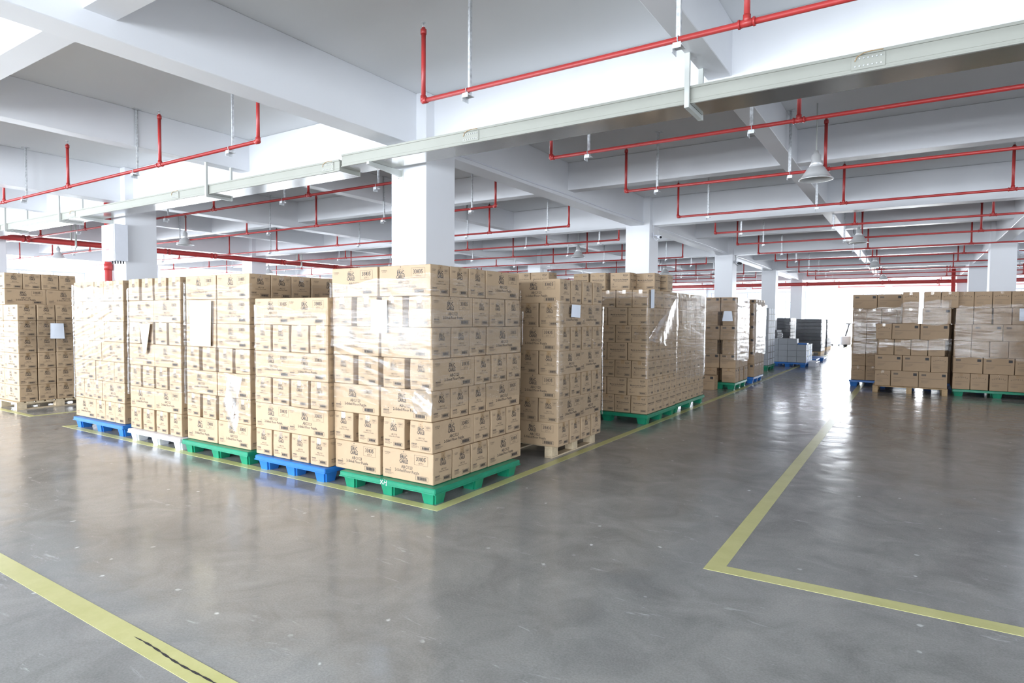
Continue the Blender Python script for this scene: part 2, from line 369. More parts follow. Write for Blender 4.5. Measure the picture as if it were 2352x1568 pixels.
# ------------------------------------------------------------------ cartons: prints
def text_tris(bm, s, x, z, size, align='CENTER', bold=0.0, sx=1.0, res=1):
    """adds flat text in the XZ plane (front normal -Y) to bm"""
    cu = bpy.data.curves.new('t', 'FONT'); cu.body = s; cu.size = size; cu.align_x = align; cu.resolution_u = res; cu.offset = bold
    o = bpy.data.objects.new('t', cu); COL.objects.link(o)
    dg = bpy.context.evaluated_depsgraph_get(); me = bpy.data.meshes.new_from_object(o.evaluated_get(dg))
    bpy.data.objects.remove(o); bpy.data.curves.remove(cu)
    b2 = bmesh.new(); b2.from_mesh(me); bpy.data.meshes.remove(me)
    vm = {}
    for v in b2.verts: vm[v] = bm.verts.new((x+v.co.x*sx, 0, z+v.co.y))
    for f in b2.faces:
        try: bm.faces.new([vm[v] for v in f.verts])
        except ValueError: pass
    b2.free()
def qd(bm, x0, x1, z0, z1, mi=0):
    f = bm.faces.new([bm.verts.new(p) for p in ((x0, 0, z0), (x1, 0, z0), (x1, 0, z1), (x0, 0, z1))]); f.material_index = mi
def frame(bm, x0, x1, z0, z1, t=0.0016, mi=0):
    qd(bm, x0, x1, z0, z0+t, mi); qd(bm, x0, x1, z1-t, z1, mi); qd(bm, x0, x0+t, z0+t, z1-t, mi); qd(bm, x1-t, x1, z0+t, z1-t, mi)
def barcode(bm, x0, x1, z0, z1):
    frame(bm, x0, x1, z0, z1, 0.0022)
    n = 15; w = (x1-x0)*0.76/n
    rr = random.Random(3)
    for i in range(n):
        a = x0+(x1-x0)*0.12+i*w; qd(bm, a, a+w*rr.choice((0.45, 0.6, 0.75)), z0+0.006, z1-0.006)
def lines(bm, x0, z, ws, h=0.0035, gap=0.0085):
    for i, w in enumerate(ws):
        rr = random.Random(i*7+int(w*1000)); x = x0
        while x < x0+w:
            q = rr.uniform(0.008, 0.02); qd(bm, x, min(x+q, x0+w), z-i*gap, z-i*gap+h, 1); x += q+0.0035
def logo(bm, x, z, s):
    text_tris(bm, 'WORLD OF', x, z+0.068*s, 0.011*s)
    text_tris(bm, 'ERiC', x, z+0.034*s, 0.042*s, bold=0.0011*s, sx=0.86)
    text_tris(bm, 'CARLE', x, z, 0.042*s, bold=0.0011*s, sx=0.72)
    bm2 = [(0, 0.083), (0.004, 0.088), (0, 0.097), (-0.004, 0.088)]
    bm.faces.new([bm.verts.new((x+a*s, 0, z+b*s)) for a, b in bm2])
def face_puzzle_long(bm):   # face 0.60 x 0.266, origin bottom centre
    text_tris(bm, 'PUZZLES', -0.235, 0.222, 0.017); lines(bm, -0.262, 0.211, [0.05])
    logo(bm, -0.04, 0.152, 1.15)
    frame(bm, 0.085, 0.24, 0.156, 0.242); text_tris(bm, '33835', 0.1625, 0.192, 0.052, bold=0.0006, sx=0.86); text_tris(bm, 'QTY 6', 0.1625, 0.166, 0.021)
    text_tris(bm, 'ABC/123', 0.0, 0.106, 0.040, sx=0.9, bold=0.0004); text_tris(bm, '2-Sided Floor Puzzle', 0.0, 0.072, 0.036, sx=0.97, bold=0.0004)
    lines(bm, -0.262, 0.069, [0.07, 0.07], 0.006, 0.007); lines(bm, -0.262, 0.052, [0.07, 0.10, 0.075])
    qd(bm, -0.205, -0.198, 0.084, 0.091)
    barcode(bm, 0.10, 0.245, 0.022, 0.062)
def face_puzzle_short(bm):
    text_tris(bm, 'PUZZLES', -0.085, 0.222, 0.012); lines(bm, -0.105, 0.213, [0.04])
    logo(bm, -0.0, 0.158, 0.95)
    frame(bm, 0.05, 0.11, 0.195, 0.235, 0.001, 1); text_tris(bm, '33835', 0.08, 0.215, 0.020, sx=0.85); text_tris(bm, 'QTY 6', 0.08, 0.201, 0.011)
    text_tris(bm, 'ABC/123', 0.01, 0.118, 0.019); text_tris(bm, '2-Sided Floor Puzzle', 0.01, 0.100, 0.016)
    lines(bm, -0.105, 0.069, [0.06, 0.06], 0.006, 0.007); lines(bm, -0.105, 0.052, [0.06, 0.085, 0.06])
    barcode(bm, 0.0, 0.105, 0.022, 0.056)
def face_mystery(bm, w):
    lines(bm, -w/2+0.03, 0.225, [0.04, 0.055], gap=0.009)
    k = w/0.32
    frame(bm, w/2-0.145*k, w/2-0.01, 0.185, 0.245, 0.001, 1); text_tris(bm, '33123', w/2-0.075*k, 0.214, 0.034*k, bold=0.0008, sx=0.9); text_tris(bm, 'QTY 14', w/2-0.075*k, 0.196, 0.012)
    text_tris(bm, 'Murder by the Pyramids', 0.012, 0.150, 0.028*k, bold=0.0006, sx=0.88); text_tris(bm, 'Classic Mystery Jigsaw Puzzle', 0.012, 0.128, 0.019*k, sx=0.88)
    frame(bm, -w/2+0.035, -w/2+0.075, 0.072, 0.112, 0.001, 1); qd(bm, -w/2+0.051, -w/2+0.059, 0.083, 0.099)
    lines(bm, -w/2+0.035, 0.06, [0.03, 0.09, 0.06])
    barcode(bm, w/2-0.13*k, w/2-0.015, 0.03, 0.062)
def face_season_long(bm, w=0.51):
    qd(bm, w/2-0.095, w/2-0.03, 0.245, 0.30); qd(bm, -w/2+0.05, -w/2+0.135, 0.252, 0.292, 1)
    lines(bm, -w/2+0.05, 0.19, [w*0.78], 0.006); lines(bm, -w/2+0.05, 0.15, [0.15, 0.13, 0.13, 0.1], 0.004, 0.016)
def face_season_short(bm, w=0.3):
    for i, ch in enumerate('usaopoly'):
        t = (i-3.5)/3.5; text_tris(bm, ch, t*w*0.34, 0.225+0.022*(1-t*t), 0.042)
    lines(bm, -w/2+0.04, 0.16, [w*0.74], 0.005); lines(bm, -w/2+0.04, 0.12, [0.12, 0.1, 0.12], 0.004, 0.016)
def merge_face(dst, src_fn, rz, off):
    b = bmesh.new(); src_fn(b)
    R = Matrix.Rotation(rz, 3, 'Z'); n = R @ Vector((0, -1, 0)); vm = {}
    for v in b.verts: vm[v] = dst.verts.new(R @ v.co + n*off)
    for f in b.faces:
        g = dst.faces.new([vm[v] for v in f.verts]); g.material_index = f.material_index
    b.free()
CT = {}
def carton_type(key, L, Sd, H, mat, flong, fshort, name, wordy, cat='carton', tape=True):
    """L along local X, Sd along local Y. long faces look to +-Y, short faces to +-X"""
    ms = []
    for v in range(4):
        r = random.Random(v*13+len(key)); bm = bmesh.new()
        vs = bx(bm, -L/2, L/2, -Sd/2, Sd/2, 0, H)
        # softened, slightly bowed sides
        bmesh.ops.subdivide_edges(bm, edges=bm.edges[:], cuts=1, use_grid_fill=True)
        for q in bm.verts:
            ex = abs(abs(q.co.x)-L/2) < 1e-4; ey = abs(abs(q.co.y)-Sd/2) < 1e-4; ez = q.co.z < 1e-4 or q.co.z > H-1e-4
            if ez:
                if not ex and not ey and q.co.z > H-1e-4: q.co.z -= 0.002
            if ex and ey and not ez: q.co.x -= math.copysign(r.uniform(0, 0.003), q.co.x); q.co.y -= math.copysign(r.uniform(0, 0.003), q.co.y)
            if ex and ey and ez: q.co.x -= math.copysign(r.uniform(0.001, 0.006), q.co.x); q.co.y -= math.copysign(r.uniform(0.001, 0.005), q.co.y)
        cr = [e for e in bm.edges if len(e.link_faces) == 2 and e.calc_face_angle(0) > 1.0]
        bmesh.ops.bevel(bm, geom=cr, offset=0.0045, segments=1, affect='EDGES')
        for f in bm.faces: f.smooth = False
        ms.append(mesh_of(bm, name, mat))
    bm = bmesh.new()
    merge_face(bm, flong, 0, Sd/2+0.0008); merge_face(bm, flong, math.pi, Sd/2+0.0008)
    merge_face(bm, fshort, math.pi/2, L/2+0.0008); merge_face(bm, fshort, -math.pi/2, L/2+0.0008)
    me = bpy.data.meshes.new('printing'); bm.to_mesh(me); bm.free(); me.materials.append(M['ink']); me.materials.append(M['ink2'])
    bm = bmesh.new(); o = 0.0016; tw = 0.027
    for s in (-1, 1):
        a = [bm.verts.new((s*(L/2+o), y, z)) for y, z in ((-tw, H-0.055), (tw, H-0.06), (tw, H+0.0006), (-tw, H+0.0006))]; bm.faces.new(a)
    a = [bm.verts.new(p) for p in ((-L/2-o, -tw, H+0.0006), (L/2+o, -tw, H+0.0006), (L/2+o, tw, H+0.0006), (-L/2-o, tw, H+0.0006))]; bm.faces.new(a)
    bmesh.ops.remove_doubles(bm, verts=bm.verts, dist=1e-5)
    tm = bpy.data.meshes.new('tape_strip'); bm.to_mesh(tm); bm.free(); tm.materials.append(M['tape'])
    CT[key] = dict(ms=ms, pr=me, tm=tm, L=L, S=Sd, H=H, name=name, wordy=wordy, mat=mat, cat=cat)
carton_type('puz', 0.602, 0.262, 0.2685, M['card'], face_puzzle_long, face_puzzle_short, 'puzzle_carton', 'brown puzzle carton')
carton_type('mys', 0.326, 0.262, 0.2665, M['card'], lambda b: face_mystery(b, 0.326), lambda b: face_mystery(b, 0.262), 'jigsaw_carton', 'brown jigsaw carton')
carton_type('sea', 0.508, 0.300, 0.338, M['card2'], lambda b: face_season_long(b, 0.508), lambda b: face_season_short(b, 0.30), 'gift_carton', 'plain brown carton')
carton_type('sea2', 0.350, 0.300, 0.320, M['card2'], lambda b: face_season_long(b, 0.35), lambda b: face_season_short(b, 0.30), 'square_carton', 'brown squarish carton')
CRND = random.Random(99)
def carton(key, cx, cy, z, along, label, group, jit=1.0, prt=True):
    """along 'x': the long side runs along X (its long faces look to -Y)"""
    t = CT[key]; rz = 0.0 if along == 'x' else math.pi/2
    if CRND.random() < 0.04 and key != 'puz': rz += math.pi
    o = link(t['name'], CRND.choice(t['ms']), None, (cx+CRND.uniform(-1, 1)*0.0015*jit, cy+CRND.uniform(-1, 1)*0.003*jit, z), rz+CRND.uniform(-1, 1)*0.006*jit)
    tag(o, label, t['cat'], group)
    if prt: link('printing', t['pr'], o)['kind'] = 'stuff'
    link('tape_strip', t['tm'], o)
    return o
def layer_rects(kind, x1, y0, Wd, Dp, L, Sd):
    """rectangles (cx, cy, along, w, d) filling the footprint with its right edge x1 and front edge y0"""
    x0 = x1-Wd; R = []
    def grid(ax0, ax1, ay0, ay1, nx, ny, along, jx=True):
        w, d = (L, Sd) if along == 'x' else (Sd, L)
        for i in range(nx):
            for j in range(ny):
                fx = 0.5 if nx == 1 else i/(nx-1); fy = 0.5 if ny == 1 else j/(ny-1)
                R.append((ax0+w/2+(ax1-ax0-w)*fx, ay0+d/2+(ay1-ay0-d)*fy, along, w, d))
    if kind == 'A': grid(x0, x1, y0, y0+3*Sd+0.02, 2, 3, 'x'); grid(x0, x1, y0+3*Sd+0.025, y0+Dp, 4, 1, 'y')
    if kind == 'B': grid(x0, x1, y0, y0+L, 4, 1, 'y'); grid(x0, x1, y0+L+0.005, y0+Dp, 2, 3, 'x')
    if kind == 'C': grid(x0, x0+L, y0, y0+Dp, 1, 4, 'x'); grid(x0+L+0.008, x1, y0, y0+Dp, 3, 2, 'y')
    if kind == 'D': grid(x0, x1-L-0.008, y0, y0+Dp, 3, 2, 'y'); grid(x1-L, x1, y0, y0+Dp, 1, 4, 'x')
    if kind == 'AA': grid(x0, x1, y0, y0+4*Sd+0.02, 2, 4, 'x')
    if kind == 'GY': grid(x0, x1, y0, y0+Dp, int(Wd/Sd), int(Dp/L+0.02), 'y')
    if kind == 'GX': grid(x0, x1, y0, y0+Dp, int(Wd/L+0.02), int(Dp/Sd), 'x')
    if kind == 'GAP': grid(x0, x1, y0, y0+Dp, 2, int(Dp/L+0.02), 'y')
    return R
def stack(key, x1, y0, Wd, Dp, z0, pitch, kinds, desc, group, dx=None, first=1, faces='fr', prt=True, gaps=0.03):
    t = CT[key]; fill = bmesh.new(); nf = 0
    for li, kd in enumerate(kinds):
        ox = dx[li] if dx else 0
        z = z0+pitch*li; rects = layer_rects(kd, x1+ox, y0, Wd, Dp, t['L'], t['S'])
        ff = sorted([r for r in rects if abs(r[1]-r[4]/2-y0) < 0.03], key=lambda r: r[0])
        rr = sorted([r for r in rects if abs(r[0]+r[3]/2-(x1+ox)) < 0.03], key=lambda r: r[1])
        lname = LAY[li+first] if li+first < 10 else 'layer'
        for r in rects:
            w = None
            if r in ff and 'f' in faces:
                n = ff.index(r)
                if r is ff[-1]: w = '%s, %s, front corner box of %s' % (t['wordy'], lname, desc)
                else: w = '%s, %s, %s from left, front of %s' % (t['wordy'], lname, ORD[n+1], desc)
            elif r in rr and 'r' in faces:
                w = '%s, %s, %s from corner, right side of %s' % (t['wordy'], lname, ORD[rr.index(r)+1], desc)
            if w: carton(key, r[0], r[1], z, r[2], w, group, prt=prt)
            else:
                bx(fill, r[0]-r[3]/2+0.004, r[0]+r[3]/2-0.004, r[1]-r[4]/2+0.004, r[1]+r[4]/2-0.004, z+0.001, z+t['H']-0.001); nf += 1
    if nf: tag(obj('inner_cartons', fill, t['mat']), 'cartons hidden in the middle of %s' % desc, 'cartons', group, 'stuff')
    else: fill.free()
def row(key, x0, y0, z, spec, lname, desc, group, fillto=None, names='front of'):
    """explicit front row: 's', 'l' or a gap in metres"""
    t = CT[key]; x = x0; n = 0
    for s in spec:
        if isinstance(s, (int, float)): x += s; continue
        w, d, al = (t['S'], t['L'], 'y') if s == 's' else (t['L'], t['S'], 'x')
        n += 1
        carton(key, x+w/2, y0+d/2, z, al, '%s, %s, %s from left, %s %s' % (t['wordy'], lname, ORD[n], names, desc), group)
        x += w+0.006
# ------------------------------------------------------------------ pallets
PC = {}
def plastic_pallet(x0, x1, y0, y1, mat, label, z=0.15, group=None, inset=0.0):
    w, d = x1-x0, y1-y0; k = (round(w, 2), round(d, 2), mat.name)
    t = thing('plastic_pallet', label, 'pallet', ((x0+x1)/2, (y0+y1)/2, 0), 0, group)
    if k not in PC:
        bm = bmesh.new(); bx(bm, -w/2, w/2, -d/2, d/2, z-0.052, z-0.003, 0.008)
        # rim groove
        for s in (-1, 1):
            bx(bm, -w/2-0.003, w/2+0.003, s*d/2-0.004, s*d/2+0.004, z-0.052, z-0.042)
            bx(bm, s*w/2-0.004, s*w/2+0.004, -d/2, d/2, z-0.052, z-0.042)
        dk = mesh_of(bm, 'deck', mat)
        bm = bmesh.new(); h = z-0.052; a, b = 0.085, 0.068
        lo = [(-b, -b), (b, -b), (b, b), (-b, b)]; hi = [(-a, -a), (a, -a), (a, a), (-a, a)]
        V0 = [bm.verts.new((p, q, 0)) for p, q in lo]; V1 = [bm.verts.new((p, q, h)) for p, q in hi]
        bm.faces.new(V0[::-1]); bm.faces.new(V1)
        for i in range(4): bm.faces.new((V0[i], V0[(i+1) % 4], V1[(i+1) % 4], V1[i]))
        ve = [e for e in bm.edges if abs(e.verts[0].co.z-e.verts[1].co.z) > 0.01]
        bmesh.ops.bevel(bm, geom=ve, offset=0.018, segments=2, affect='EDGES')
        PC[k] = (dk, mesh_of(bm, 'leg', mat))
    dk, lg = PC[k]; link('deck', dk, t)
    for i in (-1, 0, 1):
        for j in (-1, 0, 1): link('leg', lg, t, (i*(w/2-0.105), j*(d/2-0.105), 0))
    return t
def wood_pallet(x0, x1, y0, y1, label, mat=None, z=0.14):
    mat = mat or M['wood']; w, d = x1-x0, y1-y0
    t = thing('wooden_pallet', label, 'pallet', ((x0+x1)/2, (y0+y1)/2, 0))
    bm = bmesh.new(); bx(bm, -w/2, w/2, -0.05, 0.05, 0, 0.018, 0.002); tb = mesh_of(bm, 'deck_board', mat)
    n = int(d/0.13)
    for i in range(n): link('deck_board', tb, t, (0, -d/2+0.05+(d-0.1)*i/(n-1), z-0.02))
    bm = bmesh.new(); bx(bm, -0.05, 0.05, -d/2, d/2, 0, 0.018, 0.002); sb = mesh_of(bm, 'stringer_board', mat)
    bm = bmesh.new(); bx(bm, -0.05, 0.05, -d/2, d/2, 0, 0.016, 0.002); bb = mesh_of(bm, 'bottom_board', mat)
    bm = bmesh.new(); bx(bm, -0.05, 0.05, -0.07, 0.07, 0, z-0.018-0.02-0.018, 0.003); bk = mesh_of(bm, 'block', mat)
    for i in (-1, 0, 1):
        x = i*(w/2-0.05)
        link('bottom_board', bb, t, (x, 0, 0)); link('stringer_board', sb, t, (x, 0, z-0.039))
        for j in (-1, 0, 1): link('block', bk, t, (x, j*(d/2-0.07), 0.017))
    return t
# ------------------------------------------------------------------ stretch film
def film(x0, x1, y0, y1, zlo, zhi, label, mat, seed=0, off=0.012, rag=0.03):
    crin = mat is M['film4']; fz, am, st = (15, 0.011, 0.022) if crin else (32, 0.0052, 0.013)
    slant = {'film2': 0.28, 'film3': -0.25}.get(next(k for k in M if M[k] is mat), 0.04)
    r = random.Random(seed); bm = bmesh.new()
    x0 -= off; x1 += off; y0 -= off; y1 += off; c = 0.02
    pts = []
    def seg(a, b, n): 
        for i in range(n): pts.append((a[0]+(b[0]-a[0])*i/n, a[1]+(b[1]-a[1])*i/n))
    nx = max(4, int((x1-x0)/0.05)); ny = max(4, int((y1-y0)/0.05))
    seg((x0+c, y0), (x1-c, y0), nx); seg((x1-c, y0), (x1, y0+c), 1); seg((x1, y0+c), (x1, y1-c), ny); seg((x1, y1-c), (x1-c, y1), 1)
    seg((x1-c, y1), (x0+c, y1), nx); seg((x0+c, y1), (x0, y1-c), 1); seg((x0, y1-c), (x0, y0+c), ny); seg((x0, y0+c), (x0+c, y0), 1)
    n = len(pts); nz = max(4, int((zhi-zlo)/st)); per = 2*(x1-x0+y1-y0); rows = []
    cx, cy = (x0+x1)/2, (y0+y1)/2
    ph = [r.uniform(0, 6.28) for _ in range(8)]
    for k in range(nz+1):
        rw = []
        for i, (x, y) in enumerate(pts):
            s = i/n*2*math.pi
            lo = zlo+rag*(math.sin(3*s+ph[0])+0.5*math.sin(7*s+ph[1])); hi = zhi+rag*(math.sin(2*s+ph[2])+0.5*math.sin(9*s+ph[3]))
            z = lo+(hi-lo)*k/nz
            d_ = i/n*per; zz = z+slant*d_
            w = am*mnoise.noise((d_*2.3, zz*fz, seed*7.3))+am*0.45*mnoise.noise((d_*5.1, zz*fz*1.9, seed*3.1+50))+0.008*mnoise.noise((d_*1.3, zz*2.5, seed+9.5))
            dx, dy = x-cx, y-cy; nrm = (0, 0)
            if abs(y-y0) < 1e-6: nrm = (0, -1)
            elif abs(y-y1) < 1e-6: nrm = (0, 1)
            elif abs(x-x1) < 1e-6: nrm = (1, 0)
            elif abs(x-x0) < 1e-6: nrm = (-1, 0)
            rw.append(bm.verts.new((x+nrm[0]*w, y+nrm[1]*w, z)))
        rows.append(rw)
    for k in range(nz):
        for i in range(n):
            j = (i+1) % n; f = bm.faces.new((rows[k][i], rows[k][j], rows[k+1][j], rows[k+1][i])); f.smooth = True
    return tag(obj('stretch_film', bm, mat), label, 'plastic film')
def film_patch(P, label, mat, seed=0, nu=14, nv=10, amp=0.01, name='stretch_film'):
    """a loose sheet of film between four corner points"""
    r = random.Random(seed); bm = bmesh.new(); P = [Vector(p) for p in P]
    nrm = (P[1]-P[0]).cross(P[3]-P[0]).normalized(); g = []
    for i in range(nu+1):
        rw = []
        for j in range(nv+1):
            u, v = i/nu, j/nv; p = (P[0]*(1-u)+P[1]*u)*(1-v)+(P[3]*(1-u)+P[2]*u)*v
            rw.append(bm.verts.new(p+nrm*(amp*math.sin(9*v+4*u+seed)+amp*0.6*r.uniform(-1, 1))))
        g.append(rw)
    for i in range(nu):
        for j in range(nv): f = bm.faces.new((g[i][j], g[i+1][j], g[i+1][j+1], g[i][j+1])); f.smooth = True
    return tag(obj(name, bm, mat), label, 'plastic film')
def sheet(P, label, mat, name='paper_sheet', curl=0.006, lines_=True):
    bm = bmesh.new(); P = [Vector(p) for p in P]; nrm = (P[1]-P[0]).cross(P[3]-P[0]).normalized(); g = []
    for i in range(7):
        rw = []
        for j in range(7):
            u, v = i/6, j/6; p = (P[0]*(1-u)+P[1]*u)*(1-v)+(P[3]*(1-u)+P[2]*u)*v
            rw.append(bm.verts.new(p+nrm*(curl*math.sin(3.1*u)*(0.4+v))))
        g.append(rw)
    for i in range(6):
        for j in range(6): f = bm.faces.new((g[i][j], g[i+1][j], g[i+1][j+1], g[i][j+1])); f.smooth = True
    return tag(obj(name, bm, mat), label, 'paper')

# ------------------------------------------------------------------ front block of pallets
PZ = 0.2715; Z0 = 0.151
g1 = 'puzzle cartons stacked on the pallets of the front block'
P1d = 'nearest corner stack'; P2d = 'low blue-pallet stack'; P3d = 'second green-pallet stack'; P4d = 'white-pallet stack'; P5d = 'fifth stack, blue pallet'
stack('puz', -3.417, 4.062, 1.225, 1.425, Z0, PZ, 'ABABABA', P1d, g1, dx=[0, -.012, -.022, -.008, -.02, -.03, -.035])
t = plastic_pallet(-4.50, -3.335, 3.99, 5.33, M['green'], 'green plastic pallet under the nearest corner stack, marked XH')
bm = bmesh.new()
for s in (((-.052, -.02), (-.018, .02)), ((-.05, .017), (-.014, -.02)), ((-.006, -.014), (.002, .012)), ((.0, .004), (.03, .0)), ((.03, .022), (.022, -.028)), ((.004, .022), (.010, .026))):
    (a, b), (c, d) = s; dx, dz = c-a, d-b; l = math.hypot(dx, dz); nx_, nz_ = -dz/l*0.0028, dx/l*0.0028
    bm.faces.new([bm.verts.new(p) for p in ((a+nx_, 0, b+nz_), (c+nx_, 0, d+nz_), (c-nx_, 0, d-nz_), (a-nx_, 0, b-nz_))])
obj('painted_letters', bm, M['chalk'], t, (-0.0, -(5.33-3.99)/2-0.0045, 0.123))
stack('puz', -4.665, 4.0, 1.10+0.03, 1.40, Z0, PZ, 'BABABA', P2d, g1, faces='f')
plastic_pallet(-5.74, -4.66, 3.95, 5.25, M['blue'], 'blue plastic pallet under the low six-layer stack')
stack('puz', -5.945, 4.042, 1.22, 1.425, Z0, PZ, 'ABABAAA', P3d, g1)
plastic_pallet(-7.16, -5.90, 3.97, 5.35, M['green'], 'green plastic pallet between the blue and white pallets')
stack('puz', -7.245, 4.02, 1.2, 1.425, Z0, PZ, 'BABABAB', P4d, g1)
plastic_pallet(-8.40, -7.19, 3.96, 5.35, M['whitep'], 'white plastic pallet in the front row')
stack('puz', -8.70, 4.07, 1.40, 1.22, Z0, PZ, 'CDCDCDC', P5d, g1)
plastic_pallet(-10.02, -8.62, 4.0, 5.3, M['blue'], 'blue plastic pallet at the left end of the block')
# wooden-pallet stack behind the corner
P6d = 'stack behind nearest corner'
stack('puz', -3.287, 6.055, 1.42, 1.12, Z0, PZ-0.003, 'DCDCDCD', P6d, g1)
wood_pallet(-4.65, -3.40, 6.12, 7.25, 'pale wooden pallet just behind the nearest corner stack', z=0.149)
# left-edge stack
g2 = 'puzzle cartons on the left-edge wooden pallet'
stack('puz', -12.48, 4.20, 1.42, 1.085, 0.131, PZ, 'DDDDDD', 'left-edge stack', g2)
stack('puz', -12.95, 4.18, 0.84, 1.22, 0.131+6*PZ, PZ, 'X', 'left-edge stack', g2)
for li, al in ((6, 'y'), (7, 'x')):
    for c in range(2):
        if al == 'y':
            for q in range(2): carton('puz', -12.95-0.131-c*0.268, 4.18+0.301+q*0.61, 0.131+li*PZ, 'y', 'brown puzzle carton, %s of left-edge stack, %s deep, %s column' % (LAY[li+1], ORD[q+1], ORD[c+1]), g2)
    if al == 'x':
        for q in range(4): carton('puz', -12.95-0.301, 4.18+0.131+q*0.27, 0.131+li*PZ, 'x', 'brown puzzle carton, topmost layer of left-edge stack, %s from front' % ORD[q+1], g2)
wood_pallet(-13.85, -12.45, 4.15, 5.4, 'pale wooden pallet at the left edge', z=0.13)

# ------------------------------------------------------------------ jigsaw stacks
g3 = 'jigsaw cartons stacked along the aisle'
stack('mys', -3.327, 8.914, 1.335, 1.325, Z0, 0.2685, ['GY', 'GX', 'GY', 'GX', 'GY', 'GX', 'GY'], 'first jigsaw stack', g3)
zt = Z0+7*0.2685
for i, (x, y, al) in enumerate(((-3.80, 8.93+.13, 'x'), (-3.52, 9.36, 'x'), (-4.14, 9.02, 'y'), (-4.43, 9.02, 'y'), (-3.47, 9.82, 'x'))):
    carton('mys', x, y, zt, al, 'loose brown jigsaw carton on top of first jigsaw stack, %s' % ('second from left at front', 'set back behind the right one', 'left of the front middle one', 'leftmost', 'rear right')[i] if i else 'loose brown jigsaw carton at front right on top of first jigsaw stack', g3)
plastic_pallet(-4.66, -3.30, 8.86, 10.2, M['green'], 'green plastic pallet under the first jigsaw stack')
stack('mys', -3.345, 10.30, 1.335, 1.66, Z0, 0.2685, ['GY', 'GX', 'GX', 'GX', 'GX', 'GX', 'GX'], 'second jigsaw stack', g3)
plastic_pallet(-4.68, -3.32, 10.28, 11.96, M['green'], 'green plastic pallet under the second jigsaw stack')
stack('mys', -4.70, 8.30, 1.08, 1.0, Z0, 0.2685, ['GX']*7, 'hidden jigsaw stack', g3, faces='')
for i in range(3):
    carton('mys', -4.70-0.165-i*0.333, 8.44, Z0+7*0.2685, 'x', 'brown jigsaw carton peeking above the stack behind the corner, %s from right' % ORD[i+1], g3)
plastic_pallet(-5.80, -4.70, 8.25, 9.35, M['blue'], 'blue plastic pallet hidden behind the wooden one')

# ------------------------------------------------------------------ squarish carton stacks further along
g4 = 'squarish cartons further along the aisle'
stack('sea2', -3.35, 14.52, 0.715, 1.24, Z0, 0.3235, ['GAP', 'AA', 'GAP', 'AA', 'GAP', 'AA'], 'third aisle pallet stack', g4)
plastic_pallet(-4.06, -3.34, 14.47, 15.7, M['green'], 'green plastic pallet with open legs under third aisle stack')
stack('sea2', -3.30, 16.24, 0.715, 1.24, Z0, 0.3235, ['AA', 'AA', 'AA', 'AA', 'AA', 'AA'], 'fourth aisle pallet stack', g4)
plastic_pallet(-4.0, -3.30, 16.2, 17.4, M['blue'], 'bright blue plastic pallet under the fourth aisle stack')
carton('sea2', -3.87, 14.22, 0.001, 'x', 'single brown carton standing on the floor beside the aisle stacks', g4)

# ------------------------------------------------------------------ right-hand stacks
g5 = 'plain cartons stacked right of the aisle'; RP = 0.3425; RZ = 0.152
def rfill(x0, x1, y0, y1, z0, n, desc):
    bm = bmesh.new()
    for i in range(n):
        a = x0
        while a+0.3 < x1+0.02:
            bx(bm, a, min(a+0.45, x1), y0, y1, z0+i*RP, z0+i*RP+0.336); a += 0.46
    tag(obj('inner_cartons', bm, M['card2']), 'cartons hidden inside %s' % desc, 'cartons', g5, 'stuff')
R0 = [['s', 's', 's', 's'], ['s', 's', 's', 's'], ['s', 's', 's', 's'], ['s', 's', 's', 's'], ['s', 's', 's', 's'], ['l', 'l', 's']]
for i, sp in enumerate(R0): row('sea', -1.235, 17.10, RZ+i*RP, sp, LAY[i+1], 'aisle-side right stack', g5)
rfill(-1.23, 0.05, 17.64, 18.1, RZ, 6, 'aisle-side right stack')
plastic_pallet(-1.28, 0.1, 17.06, 18.2, M['blue'], 'blue plastic pallet under the aisle-side right stack')
R1 = [['s', 'l', 'l'], ['l', 'l', 's'], [0.05, 's', 's', 's', 's'], ['s', 'l', 'l']]
for i, sp in enumerate(R1): row('sea', -0.685, 15.95, RZ+i*RP, sp, LAY[i+1], 'middle right stack', g5)
row('sea', -0.2, 15.95, RZ+4*RP, ['s', 0.06, 'l'], LAY[5], 'middle right stack', g5)
row('sea', -0.2, 15.95, RZ+5*RP, ['s', 0.08, 's', 's'], LAY[6], 'middle right stack', g5)
rfill(-0.68, 0.62, 16.49, 17.0, RZ, 4, 'middle right stack')
wood_pallet(-0.72, 0.65, 15.92, 17.02, 'brown wooden pallet under the middle right stack', M['wooddark'], z=0.149)
R2 = [['s', 's', .015, 's', 's', 's'], ['l', 'l', 's'], ['s', 's', 's', 's', 's'], ['s', 'l', 'l', 's'], [.02, 's', 's', .02, 's', 's'], [.02, 's', 's', 's', 's']]
for i, sp in enumerate(R2): row('sea', 0.735, 16.10, RZ+i*RP, [s if isinstance(s, str) else s for s in sp], LAY[i+1], 'rightmost stack', g5)
rfill(0.74, 2.2, 16.64, 17.2, RZ, 6, 'rightmost stack')
plastic_pallet(0.74, 2.25, 16.08, 17.3, M['green'], 'green plastic pallet under the rightmost stack')

for i, (x0, x1, y0, n_, mt) in enumerate(((0.22, 1.42, 17.35, 6, 'blue'), (1.55, 2.75, 17.5, 6, 'blue'), (-1.1, 0.1, 18.5, 6, 'blue'), (0.25, 1.45, 18.8, 6, 'blue'), (2.45, 3.65, 16.2, 6, 'green'), (-1.1, 0.1, 19.9, 5, 'blue'), (1.6, 2.8, 18.9, 5, 'blue'))):  # pallet legs show below; cartons added and stacked high to block end-wall glare
    dn = 'back-row right stack, %s one' % ORD[i+1]
    rfill(x0+0.02, x1-0.02, y0+0.02, y0+1.08, RZ, n_, dn)
    plastic_pallet(x0, x1, y0, y0+1.1, M[mt], '%s plastic pallet in the shadow under the back-row right stacks, %s' % (mt, ORD[i+1]))

